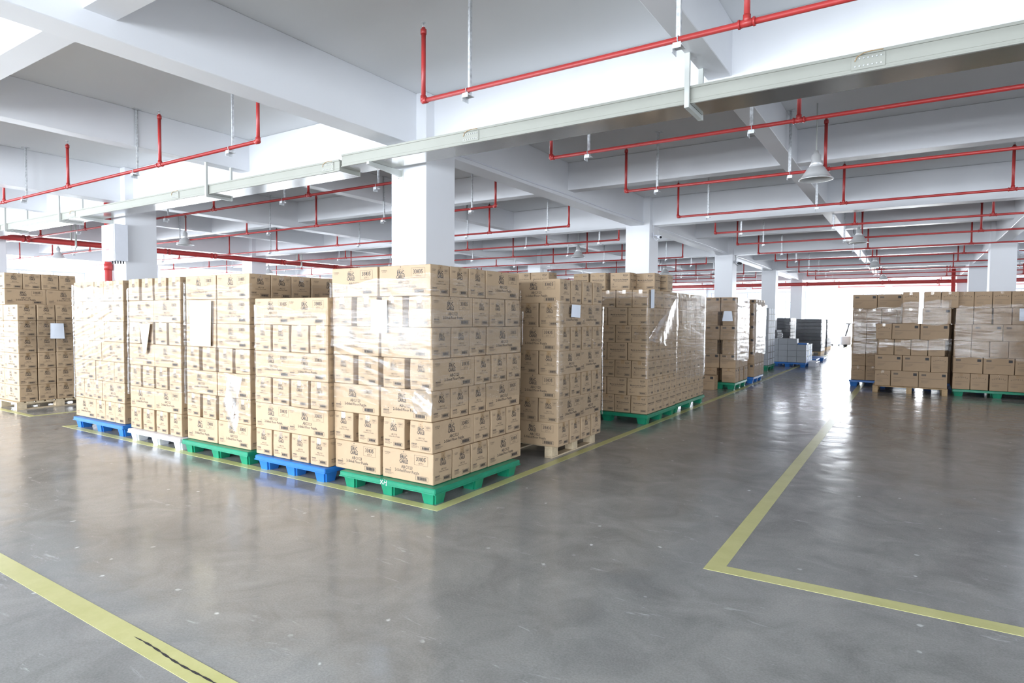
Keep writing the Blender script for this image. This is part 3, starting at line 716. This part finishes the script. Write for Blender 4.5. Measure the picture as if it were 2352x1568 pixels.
# ------------------------------------------------------------------ papers
sheet([(-12.455, 4.65, 1.18), (-12.44, 4.86, 1.175), (-12.45, 4.85, 1.44), (-12.455, 4.655, 1.445)], 'white paper sheet taped on the left-edge stack', M['paper'])
sheet([(-3.255, 6.27, 1.61), (-3.255, 6.50, 1.60), (-3.255, 6.51, 1.745), (-3.255, 6.29, 1.75)], 'white paper sheet on the stack behind the nearest corner', M['paper'])
sheet([(-3.30, 8.93, 1.75), (-3.30, 9.08, 1.76), (-3.30, 9.08, 2.04), (-3.30, 8.93, 2.03)], 'white paper sheet at the corner of the first jigsaw stack', M['paper'])
sheet([(-3.66, 14.495, 1.55), (-3.42, 14.495, 1.55), (-3.45, 14.495, 1.775), (-3.62, 14.495, 1.775)], 'white torn paper sheet on the third aisle pallet stack', M['paper'])
sheet([(-4.13, 4.035, 1.46), (-3.93, 4.035, 1.455), (-3.93, 4.035, 1.745), (-4.13, 4.035, 1.75)], 'white paper sheet under the film of the nearest corner stack', M['paper'])
sheet([(1.80, 16.085, 1.60), (2.01, 16.085, 1.60), (2.01, 16.085, 1.85), (1.80, 16.085, 1.85)], 'white paper sheet on the rightmost stack', M['paper'])
sheet([(-7.03, 4.012, 1.26), (-6.62, 4.012, 1.25), (-6.60, 4.012, 1.76), (-7.04, 4.012, 1.77)], 'large cream paper sheet on the second green-pallet stack', M['manila'])
sheet([(-8.02, 3.985, 1.10), (-7.95, 3.98, 1.14), (-7.86, 3.985, 1.49), (-8.12, 3.985, 1.495)], 'curled manila paper strip hanging on the white-pallet stack', M['manila'], curl=0.02)

# ------------------------------------------------------------------ films
film(-4.69, -3.43, 4.05, 5.47, 0.80, 1.93, 'clear glossy film wrapped around the nearest corner stack', M['film2'], 1)
film(-4.70, -3.425, 4.04, 5.48, 1.30, 1.66, 'second band of film high on the nearest corner stack', M['film'], 2, off=0.02)
film(-5.78, -4.68, 3.99, 5.38, 0.66, 1.70, 'clear film wrapped around the low blue-pallet stack', M['film'], 3)
film(-7.18, -5.93, 4.03, 5.45, 0.52, 1.95, 'clear film wrapped around the second green-pallet stack', M['film'], 4)
film(-8.46, -7.23, 4.01, 5.43, 0.62, 1.96, 'clear film wrapped around the white-pallet stack', M['film'], 5)
film(-10.11, -8.69, 4.06, 5.28, 0.45, 2.0, 'clear film wrapped around the fifth stack on the blue pallet', M['film3'], 6)
film(-4.72, -3.28, 6.05, 7.19, 0.42, 1.76, 'clear film wrapped around the stack behind the nearest corner', M['film2'], 7)
film(-4.68, -3.32, 8.905, 10.24, 0.70, 2.0, 'clear film wrapped around the first jigsaw stack', M['film'], 8)
film(-4.69, -3.34, 10.33, 11.97, 0.55, 2.03, 'clear film wrapped around the second jigsaw stack', M['film'], 9)
film(-4.07, -3.34, 14.51, 15.76, 0.62, 2.08, 'shiny film wrapped around the third aisle pallet stack', M['film4'], 10)
film(-4.02, -3.29, 16.23, 17.5, 0.72, 1.95, 'shiny film wrapped around the fourth aisle pallet stack', M['film4'], 11)
film(-1.245, 0.10, 17.09, 18.1, 0.80, 1.90, 'shiny film wrapped around the aisle-side right stack', M['film4'], 12)
film(-0.21, 0.66, 15.94, 16.9, 1.53, 2.02, 'shiny film around the upper boxes of the middle right stack', M['film4'], 13)
film(-0.66, 0.68, 15.94, 16.9, 0.98, 1.18, 'narrow film band around the middle right stack', M['film4'], 14)
film(0.73, 2.25, 16.09, 17.0, 0.80, 1.93, 'shiny film wrapped around the rightmost stack', M['film4'], 15)
film(-13.92, -12.47, 4.19, 5.38, 1.0, 1.5, 'thin film band around the left-edge stack', M['film'], 16)
film_patch([(-3.298, 8.86, 1.32), (-3.29, 8.9, 1.26), (-3.275, 10.15, 1.10), (-3.275, 10.18, 1.98)], 'loose fan of gathered film pulled over the side of the first jigsaw stack', M['film5'], 21, nu=10, nv=26, amp=0.012)
film_patch([(-3.58, 8.875, 1.30), (-3.31, 8.865, 1.27), (-3.30, 8.86, 1.60), (-3.50, 8.87, 1.42)], 'gathered tip of loose film folded onto the front of the first jigsaw stack', M['film5'], 24, nu=10, nv=8, amp=0.008)
film_patch([(-3.62, 4.02, 0.77), (-3.40, 4.02, 0.75), (-3.40, 4.02, 1.0), (-3.60, 4.02, 0.98)], 'crumpled film end at the corner of the nearest stack', M['film5'], 22, amp=0.012)
film_patch([(-6.30, 4.0, 0.36), (-6.12, 4.0, 0.34), (-6.05, 4.0, 0.92), (-6.35, 4.0, 0.98)], 'hanging tongue of film on the second green-pallet stack', M['film'], 23, amp=0.012)

# ------------------------------------------------------------------ grey and blue cartons, dark stacks, odds and ends at the end of the aisle
def greybox(w, d, h):
    bm = bmesh.new(); bx(bm, -w/2, w/2, -d/2, d/2, 0, h, 0.006)
    return mesh_of(bm, 'grey_carton', M['greycard'])
gb = greybox(0.283, 0.37, 0.198); bm = bmesh.new(); bx(bm, -0.002, 0.002, -0.06, 0.06, 0.012, 0.186); gl_ = mesh_of(bm, 'blue_stripe', M['blue'])
bm = bmesh.new(); bx(bm, -0.002, 0.002, -0.05, 0.05, 0.012, 0.186); gw_ = mesh_of(bm, 'white_label', M['paper'])
g6 = 'grey cartons near the end of the aisle'
for l in range(3):
    for c in range(4):
        for r_ in range(4):
            if 0 < r_ and c < 3: continue
            x, y, z = -3.97+c*0.288, 22.83+r_*0.38, 0.151+l*0.2
            if c == 3 or r_ == 0:
                o = tag(link('grey_carton', gb, None, (x, y, z)), 'grey carton with blue side, %s of low grey stack, %s across, %s deep' % (LAY[l+1], ORD[c+1], ORD[r_+1]), 'carton', g6)
                if c == 3: link('blue_stripe', gl_, o, (0.1425, -0.11, 0)); link('white_label', gw_, o, (0.1425, 0.06, 0))
bm = bmesh.new()
for l in range(3): bx(bm, -4.1, -3.26, 23.03, 24.35, 0.152+l*0.2, 0.348+l*0.2)
tag(obj('inner_cartons', bm, M['greycard']), 'grey cartons hidden inside the low grey stack', 'cartons', g6, 'stuff')
for c in range(3): tag(link('grey_carton', gb, None, (-3.97+c*0.288, 22.85, 0.151+0.6)), 'grey carton on top of low grey stack, %s across' % ORD[c+1], 'carton', g6)
bm = bmesh.new(); bx(bm, -0.14, 0.14, -0.2, 0.2, 0, 0.05, 0.01); tag(obj('blue_lid', bm, M['blue'], None, (-3.09, 22.9, 0.752)), 'blue plastic lid lying on the low grey stack', 'lid')
plastic_pallet(-4.12, -2.96, 22.62, 24.4, M['blue'], 'blue plastic pallet under the low grey carton stack')
for l in range(9):
    for c in range(2):
        for r_ in range(3):
            o = tag(link('grey_carton', gb, None, (-4.20+c*0.288, 20.7+r_*0.38, 0.151+l*0.2)), 'grey carton with white side, %s of tall grey stack, %s across, %s deep' % (LAY[l+1], ORD[c+1], ORD[r_+1]), 'carton', g6)
            if c == 1: link('white_label', gw_, o, (0.1425, -0.07, 0)); link('white_label', gw_, o, (0.1425, 0.07, 0))
plastic_pallet(-4.36, -3.75, 20.5, 21.7, M['green'], 'dark green plastic pallet under the tall grey stack')
bm = bmesh.new(); bx(bm, -4.33, -3.90, 20.55, 21.0, 1.952, 2.05, 0.01); tag(obj('plastic_tray', bm, M['blue']), 'blue plastic tray on the tall grey stack', 'tray')
# added white slats standing in for sunlight on the low grey pallet's end
t = thing('sunlit_pallet_end', 'white slatted shape imitating the sunlit end of the pallet under the low grey stack', 'pallet end', (-2.83, 23.6, 0))
for i in range(4):
    bm = bmesh.new(); bx(bm, -0.12, 0.12, i*0.28-0.42-0.03, i*0.28-0.42+0.03, 0, 0.13, 0.004); obj('slat', bm, M['whitep'], t)
bm = bmesh.new(); bx(bm, -0.13, 0.13, -0.47, 0.47, 0.13, 0.16, 0.004); obj('top_panel', bm, M['whitep'], t)
for k in range(2):
    plastic_pallet(-3.75+k*0.12, -2.95+k*0.12, 25.2+k*1.2, 26.2+k*1.2, M['blue'], 'empty blue plastic pallet lying flat in the aisle, %s one' % ('nearer', 'farther')[k], z=0.14)
def dark_stack(x0, x1, y0, y1, h, label, n=9, pal=True):
    t = thing('wrapped_sheet_stack', label, 'wrapped stack', ((x0+x1)/2, (y0+y1)/2, 0)); w, d = x1-x0, y1-y0
    rr = random.Random(int(x0*10)); z = 0.15
    while z < h:
        bm = bmesh.new(); s = rr.uniform(-0.02, 0.02); hh = (h-0.15)/n-0.004
        bx(bm, -w/2+s, w/2+s, -d/2, d/2, 0, hh, 0.015); obj('sheet_bundle', bm, M['darkgrey'], t, (0, 0, z)); z += hh+0.004
    bm = bmesh.new(); bx(bm, -w/2, w/2, -d/2, d/2, 0.11, 0.148, 0.004); obj('pallet_deck', bm, M['wooddark'], t)
    bm = bmesh.new()
    bx(bm, -0.05, 0.05, -d/2, d/2, 0, 0.109, 0.004); me = mesh_of(bm, 'pallet_bearer', M['wooddark'])
    for i in (-1, 0, 1): link('pallet_bearer', me, t, (i*(w/2-0.06), 0, 0))
    film(x0-0.02, x1+0.02, y0, y1, 0.25, h-0.03, 'shiny film around the %s' % label, M['film2'], int(abs(x0*100)))
dark_stack(-4.50, -3.45, 31.0, 32.4, 1.62, 'tall dark grey sheet stack standing nearest the aisle')
dark_stack(-5.90, -4.85, 31.6, 33.1, 1.66, 'tall dark grey sheet stack standing left of the nearest one')
dark_stack(-5.75, -4.65, 27.2, 28.3, 1.05, 'low dark grey sheet stack standing behind the grey cartons')
dark_stack(-7.2, -6.1, 29.5, 30.6, 1.15, 'low dark grey sheet stack standing farther left')
dark_stack(-4.55, -3.75, 36.2, 38.2, 1.60, 'slim dark grey sheet stack standing farthest down the aisle')
# hand pallet truck and upright board panels by the door
t = thing('pallet_truck', 'white hand pallet truck with dark handle by the far door', 'pallet truck', (-3.75, 42.6, 0), 0.5)
bm = bmesh.new(); bx(bm, -0.3, -0.1, -0.6, 0.6, 0.08, 0.15, 0.01); obj('fork', bm, M['whitep'], t)
bm = bmesh.new(); bx(bm, 0.1, 0.3, -0.6, 0.6, 0.08, 0.15, 0.01); obj('fork', bm, M['whitep'], t)
bm = bmesh.new(); bx(bm, -0.3, 0.3, -0.9, -0.6, 0.08, 0.62, 0.05); obj('pump_housing', bm, M['whitep'], t)
bm = bmesh.new(); tube(bm, (0, -0.8, 0.6), (0, -1.25, 1.35), 0.03); tube(bm, (-0.18, -1.25, 1.35), (0.18, -1.25, 1.35), 0.028); obj('handle', bm, M['dark'], t)
bm = bmesh.new(); tube(bm, (-0.1, -0.8, 0.09), (0.1, -0.8, 0.09), 0.09, 16); obj('wheel', bm, M['dark'], t)
for s in (-0.2, 0.2):
    bm = bmesh.new(); tube(bm, (s-0.05, 0.5, 0.045), (s+0.05, 0.5, 0.045), 0.045, 12); obj('wheel', bm, M['dark'], t)
for i, (x, y, w, h, m) in enumerate(((-2.75, 42.0, 0.6, 1.0, 'card'), (-1.95, 40.6, 0.7, 1.75, 'card2'))):
    t = thing('board_bundle', ('low tan bundle of boards standing near the far door', 'tall brown bundle of boards standing near the far door')[i], 'board bundle', (x, y, 0))
    for k in range(6):
        bm = bmesh.new(); bx(bm, -w/2+k*w/6+0.004, -w/2+(k+1)*w/6-0.004, -0.5, 0.5, 0.1, h-0.03*(k % 2), 0.004); obj('board', bm, M[m], t)
    for k in (-1, 1):
        bm = bmesh.new(); bx(bm, -w/2, w/2, k*0.35-0.05, k*0.35+0.05, 0, 0.1, 0.004); obj('bearer', bm, M['wooddark'], t)

# ------------------------------------------------------------------ sprinkler branches
PZB = 3.60; PR = 0.021
YB = [4.45, 6.87, 9.28, 12.12, 14.86, 17.37, 20.1, 22.86, 25.9, 28.8, 31.35, 34.2]
def riser(parent, x, y, z, ztop, elbow=False):
    bm = bmesh.new(); tube(bm, (x, y, z), (x, y, ztop-0.05), PR, 10); obj('riser', bm, M['red'], parent)
    bm = bmesh.new(); tube(bm, (x, y, ztop-0.075), (x, y, ztop-0.03), PR*1.35, 10); tube(bm, (x, y, ztop-0.03), (x, y, ztop-0.012), PR*0.8, 8); obj('coupling', bm, M['red'], parent)
    bm = bmesh.new(); tube(bm, (x, y, ztop-0.012), (x, y, ztop+0.012), 0.008, 6)
    for s in (-1, 1): tube(bm, (x+s*0.014, y, ztop-0.012), (x+s*0.004, y, ztop+0.028), 0.003, 5)
    tube(bm, (x, y, ztop+0.028), (x, y, ztop+0.032), 0.021, 12); obj('sprinkler_head', bm, M['galv'], parent)
    bm = bmesh.new()
    if elbow:
        tube(bm, (x, y, z-0.012), (x, y, z+0.045), PR*1.35, 10); s = elbow; tube(bm, (x-s*0.012, y, z), (x+s*0.045, y, z), PR*1.35, 10)
        obj('elbow', bm, M['red'], parent)
    else:
        tube(bm, (x-0.05, y, z), (x+0.05, y, z), PR*1.25, 10); tube(bm, (x, y, z), (x, y, z+0.055), PR*1.25, 10)
        for s in (-1, 1): tube(bm, (x+s*0.042, y, z), (x+s*0.056, y, z), PR*1.5, 10)
        obj('tee', bm, M['red'], parent)
HG = {}
def hanger(x, y, z, ztop, label, group):
    t = thing('pipe_hanger', label, 'pipe hanger', (x, y, 0), 0, group)
    k = round(ztop-z, 3)
    if k not in HG:
        bm = bmesh.new(); bx(bm, -0.004, 0.004, 0.026, 0.056, z-0.045, ztop); bx(bm, -0.036, 0.004, 0.052, 0.056, z-0.045, ztop); a = mesh_of(bm, 'strap', M['galv'])
        bm = bmesh.new(); bx(bm, -0.035, 0.035, -0.035, 0.056, z-0.052, z-0.047); bx(bm, -0.035, -0.031, -0.035, 0.056, z-0.095, z-0.052); bx(bm, -0.03, 0.03, -0.037, -0.033, z-0.07, z-0.03); b = mesh_of(bm, 'bracket', M['galv'])
        bm = bmesh.new()
        for i in range(12):
            a0, a1 = math.pi*2*i/12, math.pi*2*(i+1)/12; r_ = PR+0.005
            tube(bm, (0, r_*math.cos(a0), z+r_*math.sin(a0)), (0, r_*math.cos(a1), z+r_*math.sin(a1)), 0.004, 5)
        c = mesh_of(bm, 'clamp_ring', M['galv'])
        bm = bmesh.new(); bx(bm, -0.045, 0.045, -0.01, 0.09, ztop-0.005, ztop, 0); d = mesh_of(bm, 'base_plate', M['galv'])
        HG[k] = (a, b, c, d)
    for n_, me in zip(('strap', 'bracket', 'clamp_ring', 'base_plate'), HG[k]): link(n_, me, t)
gh = 'galvanised hangers of the sprinkler branches'
for i, y in enumerate(YB):
    z = PZB; xe = -3.87 if i < 3 else -3.95 - (0.08 if i > 4 else 0) - (0.1 if i > 7 else 0)
    t = thing('sprinkler_branch', 'thin red sprinkler branch right of central columns, %s from the camera' % ORD[i+1], 'sprinkler pipe', (0, 0, 0), 0, 'sprinkler branches right of the central columns')
    xr = 11.5 if i > 0 else 11.5
    bm = bmesh.new(); tube(bm, (xe, y, z), (xr, y, z), PR, 12); obj('pipe_run', bm, M['red'], t)
    riser(t, xe, y, z, 4.28, elbow=1)
    for x in (-1.0-0.02*i, 1.22, 3.9, 6.6, 9.4): riser(t, x, y, z, 4.28)
    for x, nm in ((-3.36, 'near the elbow'), (-1.47, 'beside the middle beam'), (3.2, 'beyond the right columns')):
        hanger(x, y, z, ZC, 'galvanised hanger %s, %s branch from the camera, right set' % (nm, ORD[i+1]), gh)
    # left set
    t = thing('sprinkler_branch', 'thin red sprinkler branch left of central columns, %s from the camera' % ORD[i+1], 'sprinkler pipe', (0, 0, 0), 0, 'sprinkler branches left of the central columns')
    yl = y+0.02
    bm = bmesh.new(); tube(bm, (-6.38, yl, z), (-28.4, yl, z), PR, 12); obj('pipe_run', bm, M['red'], t)
    riser(t, -6.38, yl, z, 4.28, elbow=-1)
    for x in (-8.5, -11.21, -13.75, -16.45, -18.9, -21.9, -24.6, -27.3): riser(t, x, yl, z, 4.28)
    bm = bmesh.new(); tube(bm, (-19.74, yl, z), (-19.60, yl, z), 0.05, 12); tube(bm, (-20.0, yl, z), (-19.86, yl, z), 0.05, 12); obj('saddle', bm, M['red'], t)
    for x, nm in ((-6.93, 'near the elbow'), (-9.17, 'beside the middle beam'), (-12.9, 'by the left column line'), (-16.8, 'by the second middle beam'), (-23.0, 'beyond the thick main')):
        hanger(x, yl, z, ZC, 'galvanised hanger %s, %s branch from camera, left set' % (nm, ORD[i+1]), gh)
# mains
t = thing('sprinkler_main', 'thick red sprinkler main running down the left of the hall', 'sprinkler pipe')
bm = bmesh.new(); tube(bm, (-19.8, -4, 3.59), (-19.8, 37.9, 3.59), 0.075, 20); obj('pipe_run', bm, M['red'], t)
for y in [YB[k]+0.02 for k in range(len(YB))] + [10.6, 18.6, 26.5]:
    bm = bmesh.new(); tube(bm, (-19.8, y-0.08, 3.59), (-19.8, y-0.045, 3.59), 0.095, 18); tube(bm, (-19.8, y+0.045, 3.59), (-19.8, y+0.08, 3.59), 0.095, 18); obj('coupling', bm, M['red'], t)
for k, y in enumerate((8.0, 15.6, 24, 32)):
    tt = thing('main_pipe_hanger', 'pair of grey channel drops holding the left main, %s from camera' % ORD[k+1], 'pipe hanger', (-19.8, y, 0))
    for s in (-1, 1):
        bm = bmesh.new(); bx(bm, s*0.14-0.02, s*0.14+0.02, -0.02, 0.02, 3.45, ZC, 0.002); obj('drop', bm, M['steelgrey'], tt)
    bm = bmesh.new(); bx(bm, -0.18, 0.18, -0.022, 0.022, 3.468, 3.508, 0.002); obj('cross_bar', bm, M['steelgrey'], tt)
t = thing('sprinkler_main', 'thick red main crossing the far end of the hall', 'sprinkler pipe')
bm = bmesh.new(); tube(bm, (-19.8, 37.9, 3.55), (11, 37.9, 3.55), 0.095, 20); obj('pipe_run', bm, M['red'], t)
bm = bmesh.new(); tube(bm, (1.62, 37.65, 0), (1.62, 37.65, 4.2), 0.085, 18); obj('riser', bm, M['red'], t)
for x in (-15, -9.2, -5.0, -1.4, 1.0, 5):
    bm = bmesh.new(); tube(bm, (x-0.05, 37.9, 3.55), (x+0.05, 37.9, 3.55), 0.115, 18); obj('coupling', bm, M['red'], t)
for i, y in enumerate((40.4, 43.2)):
    t = thing('sprinkler_branch', 'thin red sprinkler branch beyond the far main, %s one' % ('nearer', 'farther')[i], 'sprinkler pipe')
    bm = bmesh.new(); tube(bm, (-3.9, y, 3.6), (11, y, 3.6), PR, 10); tube(bm, (-28, y, 3.6), (-6.5, y, 3.6), PR, 10); obj('pipe_run', bm, M['red'], t)
    for x in (-3.9, -1.2, 1.2, 3.9, -6.5, -9, -11.5): riser(t, x, y, 3.6, 4.28)
# riser on the left column
t = thing('fire_riser', 'vertical red pipe running up the left column by the white cabinet', 'sprinkler pipe')
bm = bmesh.new(); tube(bm, (-13.44, 6.03, 0), (-13.44, 6.03, 3.80), 0.062, 20); obj('pipe_run', bm, M['red'], t)
bm = bmesh.new(); tube(bm, (-13.44, 6.03, 2.48), (-13.44, 6.03, 2.60), 0.074, 20); obj('coupling', bm, M['red'], t)
# white electrical cabinet
t = thing('electrical_cabinet', 'white wall cabinet with latch mounted high on the left column', 'cabinet', (-13.055, 5.85, 2.63))
bm = bmesh.new(); bx(bm, -0.245, 0.245, 0.012, 0.258, 0, 0.70, 0.006); obj('body', bm, M['whitep'], t)
bm = bmesh.new(); bx(bm, -0.235, 0.235, 0, 0.011, 0.01, 0.69, 0.003); dr = obj('door', bm, M['whitep'], t)
bm = bmesh.new(); bx(bm, 0.15, 0.18, -0.018, 0, 0.33, 0.39, 0.004); obj('latch', bm, M['lampalu'], dr)
bm = bmesh.new()
tri = [(-0.045, 0.30), (0.0, 0.375), (0.045, 0.30)]
for a in range(3):
    (x0_, z0_), (x1_, z1_) = tri[a], tri[(a+1) % 3]; dx_, dz_ = x1_-x0_, z1_-z0_; l_ = math.hypot(dx_, dz_); ox_, oz_ = -dz_/l_*0.004, dx_/l_*0.004
    bm.faces.new([bm.verts.new(p) for p in ((x0_-ox_, -0.001, z0_-oz_), (x1_-ox_, -0.001, z1_-oz_), (x1_+ox_, -0.001, z1_+oz_), (x0_+ox_, -0.001, z0_+oz_))])
bm.faces.new([bm.verts.new(p) for p in ((-0.006, -0.001, 0.32), (0.010, -0.001, 0.338), (0.0, -0.001, 0.338), (0.006, -0.001, 0.355), (-0.008, -0.001, 0.334), (0.0, -0.001, 0.334))])
for k in range(4): bm.faces.new([bm.verts.new(p) for p in ((-0.06+k*0.032, -0.001, 0.20), (-0.038+k*0.032, -0.001, 0.20), (-0.038+k*0.032, -0.001, 0.235), (-0.06+k*0.032, -0.001, 0.235))])
obj('warning_mark', bm, M['redink'], dr)
for k in range(5):
    bm = bmesh.new(); tube(bm, (0.03+k*0.04, 0.07+0.03*k, -0.05), (0.03+k*0.04, 0.07+0.03*k, 0.0), 0.012, 10); obj('cable_gland', bm, M['black'], t)

# ------------------------------------------------------------------ cable trunking
t = thing('cable_trunking', 'cream grey steel cable trunking crossing the hall under the beams', 'cable trunking')
TY0, TY1 = 5.57, 5.93
def trunk(x0, x1, z0, z1, nm):
    bm = bmesh.new(); bx(bm, x0, x1, TY0, TY1, z0, z1, 0.002); b = obj('body', bm, M['trunk'], t)
    bm = bmesh.new(); bx(bm, x0, x1, TY0+0.001, TY1-0.001, z0-0.0035, z0-0.0005); obj('underside', bm, M['trunkbase'], b)
    for (a, c) in ((z1-0.018, z1+0.004), (z0-0.001, z0+0.012)):
        bm = bmesh.new(); bx(bm, x0, x1, TY0-0.012, TY0, a, c, 0.002); obj('edge_rail', bm, M['trunk'], b)
    bm = bmesh.new(); bx(bm, x0, x1, TY0-0.004, TY0, z0+0.035, z0+0.041); obj('fold_line', bm, M['trunk'], b)
    return b
trunk(-6.22, 12.8, 3.515, 3.665, 'r'); trunk(-31.8, -6.26, 3.468, 3.612, 'l')
for (x, z) in ((-4.16, 3.59), (-6.48, 3.54), (-0.345, 3.59), (-13.80, 3.54), (-10.14, 3.54), (-17.5, 3.54), (3.5, 3.59)):
    bm = bmesh.new(); bx(bm, x-0.115, x+0.115, TY0-0.009, TY0-0.002, z-0.052, z+0.052, 0.002); sp = obj('splice_plate', bm, M['trunk'], t)
    bm = bmesh.new()
    for r_ in (-0.028, 0.028):
        for c in range(7): tube(bm, (x-0.087+c*0.029, TY0-0.016, z+r_), (x-0.087+c*0.029, TY0-0.008, z+r_), 0.0055, 8)
    o = obj('bolts', bm, M['galv'], sp); o['kind'] = 'stuff'
    bm = bmesh.new(); P_ = [(x-0.09, z+0.01), (x-0.075, z+0.045), (x-0.03, z+0.066), (x+0.03, z+0.072), (x+0.10, z+0.068)]
    for a in range(4): tube(bm, (P_[a][0], TY0-0.018, P_[a][1]), (P_[a+1][0], TY0-0.018, P_[a+1][1]), 0.0035, 6)
    obj('earth_wire', bm, M['wooddark'], sp)
for k, x in enumerate((-1.74, -9.2, -14.3, -17.0, 4.5)):
    zb = 3.512 if x > -6.2 else 3.465
    tt = thing('trunking_hanger', ('right-hand trapeze hanger with two drops carrying the trunking', 'middle left trapeze hanger with two drops carrying the trunking', 'left trapeze hanger with two drops carrying the trunking', 'outermost left trapeze hanger carrying the trunking', 'unseen right trapeze hanger carrying the trunking')[k], 'trunking hanger', (x, 0, 0))
    for y in (TY0-0.035, TY1+0.02):
        bm = bmesh.new(); bx(bm, -0.022, 0.022, y-0.016, y+0.016, zb-0.042, 3.949 if abs(x+1.74) < 0.1 or abs(x+9.2) < 0.1 else ZC, 0.002); obj('drop', bm, M['steelgrey'], tt)
    bm = bmesh.new(); bx(bm, -0.022, 0.022, TY0-0.018, TY1+0.003, zb-0.042, zb-0.002, 0.002); obj('cross_bar', bm, M['steelgrey'], tt)
for k, cx in enumerate((-5.57, -13.22, -20.87, 2.08)):
    zb = 3.512 if cx > -6.2 else 3.465; x = cx + (0.04 if k == 0 else 0)
    tt = thing('wall_bracket', ('steel bracket on the central column carrying the trunking', 'steel bracket on the left column above the white cabinet', 'steel bracket on the outermost left column', 'steel bracket on the right column, out of frame')[k], 'bracket', (x-0.17, 0, 0))
    bm = bmesh.new(); vs = [(-0.02, 5.52, zb-0.035), (-0.02, 6.10, zb-0.085), (-0.02, 6.10, zb-0.002), (-0.02, 5.52, zb-0.002)]
    a = [bm.verts.new(p) for p in vs]; b = [bm.verts.new((p[0]+0.04, p[1], p[2])) for p in vs]
    bm.faces.new(a); bm.faces.new(b[::-1])
    for q in range(4): bm.faces.new((a[q], b[q], b[(q+1) % 4], a[(q+1) % 4]))
    obj('arm', bm, M['steelgrey'], tt)
    bm = bmesh.new(); bx(bm, -0.045, 0.045, 6.10, 6.107, zb-0.13, zb+0.01); obj('wall_plate', bm, M['steelgrey'], tt)
    for dz in (-0.1, -0.02):
        bm = bmesh.new(); tube(bm, (-0.033, 6.09, zb+dz), (-0.033, 6.101, zb+dz), 0.008, 8); obj('bolt', bm, M['galv'], tt)
# thin conduit along the central beam
bm = bmesh.new(); pts = [(-5.418, 6.75+0.6*i, 3.862+0.006*math.sin(i*1.3)) for i in range(0, 52)]
for a in range(len(pts)-1):
    tube(bm, pts[a], pts[a+1], 0.011, 7, cap=False)
tag(obj('cable_conduit', bm, M['whitep']), 'thin white conduit clipped low along the central aisle beam', 'conduit')

# ------------------------------------------------------------------ high bay lamps
LAMP = {}
def lamp(x, y, label, lit=False):
    t = thing('high_bay_lamp', label, 'ceiling lamp', (x, y, 0), 0, 'high bay lamps'); z = 3.47
    if 'a' not in LAMP:
        bm = bmesh.new(); tube(bm, (0, 0, z+0.36), (0, 0, ZC), 0.008, 8); a = mesh_of(bm, 'rod', M['steelgrey'])
        bm = bmesh.new(); lathe(bm, [(0.0, z+0.37), (0.025, z+0.37), (0.035, z+0.33), (0.06, z+0.31), (0.062, z+0.22), (0.085, z+0.17), (0.0, z+0.165)], 20); b = mesh_of(bm, 'ballast_housing', M['lampalu'])
        bm = bmesh.new(); lathe(bm, [(0.07, z+0.17), (0.10, z+0.15), (0.165, z+0.05), (0.20, z+0.0), (0.212, z-0.004), (0.212, z-0.012), (0.20, z-0.012), (0.155, z+0.05), (0.09, z+0.145)], 32); c = mesh_of(bm, 'reflector', M['lampalu'])
        bm = bmesh.new(); lathe(bm, [(0.0, z+0.02), (0.03, z+0.03), (0.045, z+0.06), (0.035, z+0.10), (0.02, z+0.15), (0.0, z+0.15)], 16); d = mesh_of(bm, 'bulb', M['whitep']); LAMP['a'] = (a, b, c, d)
        d2 = d.copy(); d2.materials[0] = M['lit']; LAMP['d2'] = d2
    a, b, c, d = LAMP['a']
    link('rod', a, t); link('ballast_housing', b, t); link('reflector', c, t); link('bulb', LAMP['d2'] if lit else d, t)
for r_, (xs, nm) in enumerate(((-1.14, 'over the aisle'), (-8.70, 'left of the central columns'), (-16.3, 'further left'), (-23.9, 'far left'), (6.5, 'right of the right columns'))):
    for k in range(5):
        if r_ == 1 and k == 0: continue
        if r_ > 1 and k > 3: continue
        lamp(xs-0.02*k, 9.2+8.02*k, 'high bay lamp with %s reflector %s, %s from the camera' % ('glowing' if (r_ == 1 and k in (2, 3)) else 'unlit metal', nm, ORD[k+1]), lit=(r_ == 1 and k in (2, 3)))
# ------------------------------------------------------------------ cameras on the columns
def seccam(x, y, z, label, dark, dirn):
    t = thing('security_camera', label, 'camera', (x, y, z))
    bm = bmesh.new(); bx(bm, -0.012, 0.0, -0.05, 0.05, -0.05, 0.05, 0.004); tube(bm, (0, 0, 0), (0.14, 0, -0.03), 0.014, 8); obj('mount', bm, M['whitep'], t)
    bm = bmesh.new(); tube(bm, (0.14+0.10*dirn[0], 0.10*dirn[1], -0.07), (0.14-0.09*dirn[0], -0.09*dirn[1], -0.03), 0.04, 16); obj('housing', bm, M['dark' if dark else 'whitep'], t)
    bm = bmesh.new(); tube(bm, (0.14+0.10*dirn[0], 0.10*dirn[1], -0.07), (0.14+0.11*dirn[0], 0.11*dirn[1], -0.073), 0.028, 16); obj('lens', bm, M['black'], t)
    bm = bmesh.new(); P_ = [(0.0, 0.0, 0.25), (0.03, -0.02, 0.12), (0.02, -0.05, -0.06), (0.08, -0.03, -0.14), (0.15, 0, -0.09)]
    for a in range(4): tube(bm, P_[a], P_[a+1], 0.007, 6)
    obj('cable', bm, M['whitep' if not dark else 'dark'], t)
seccam(-5.255, 14.3, 3.58, 'white security camera on the second aisle-left column', False, (0.7, -0.7))
seccam(-5.255, 22.4, 3.58, 'dark security camera on the third aisle-left column', True, (0.7, -0.7))
seccam(-12.9, 22.3, 3.35, 'dark security camera on a distant left column', True, (0.7, -0.7))
seccam(2.395, 22.3, 3.55, 'pale security camera on the aisle-right column', False, (0.7, -0.7))
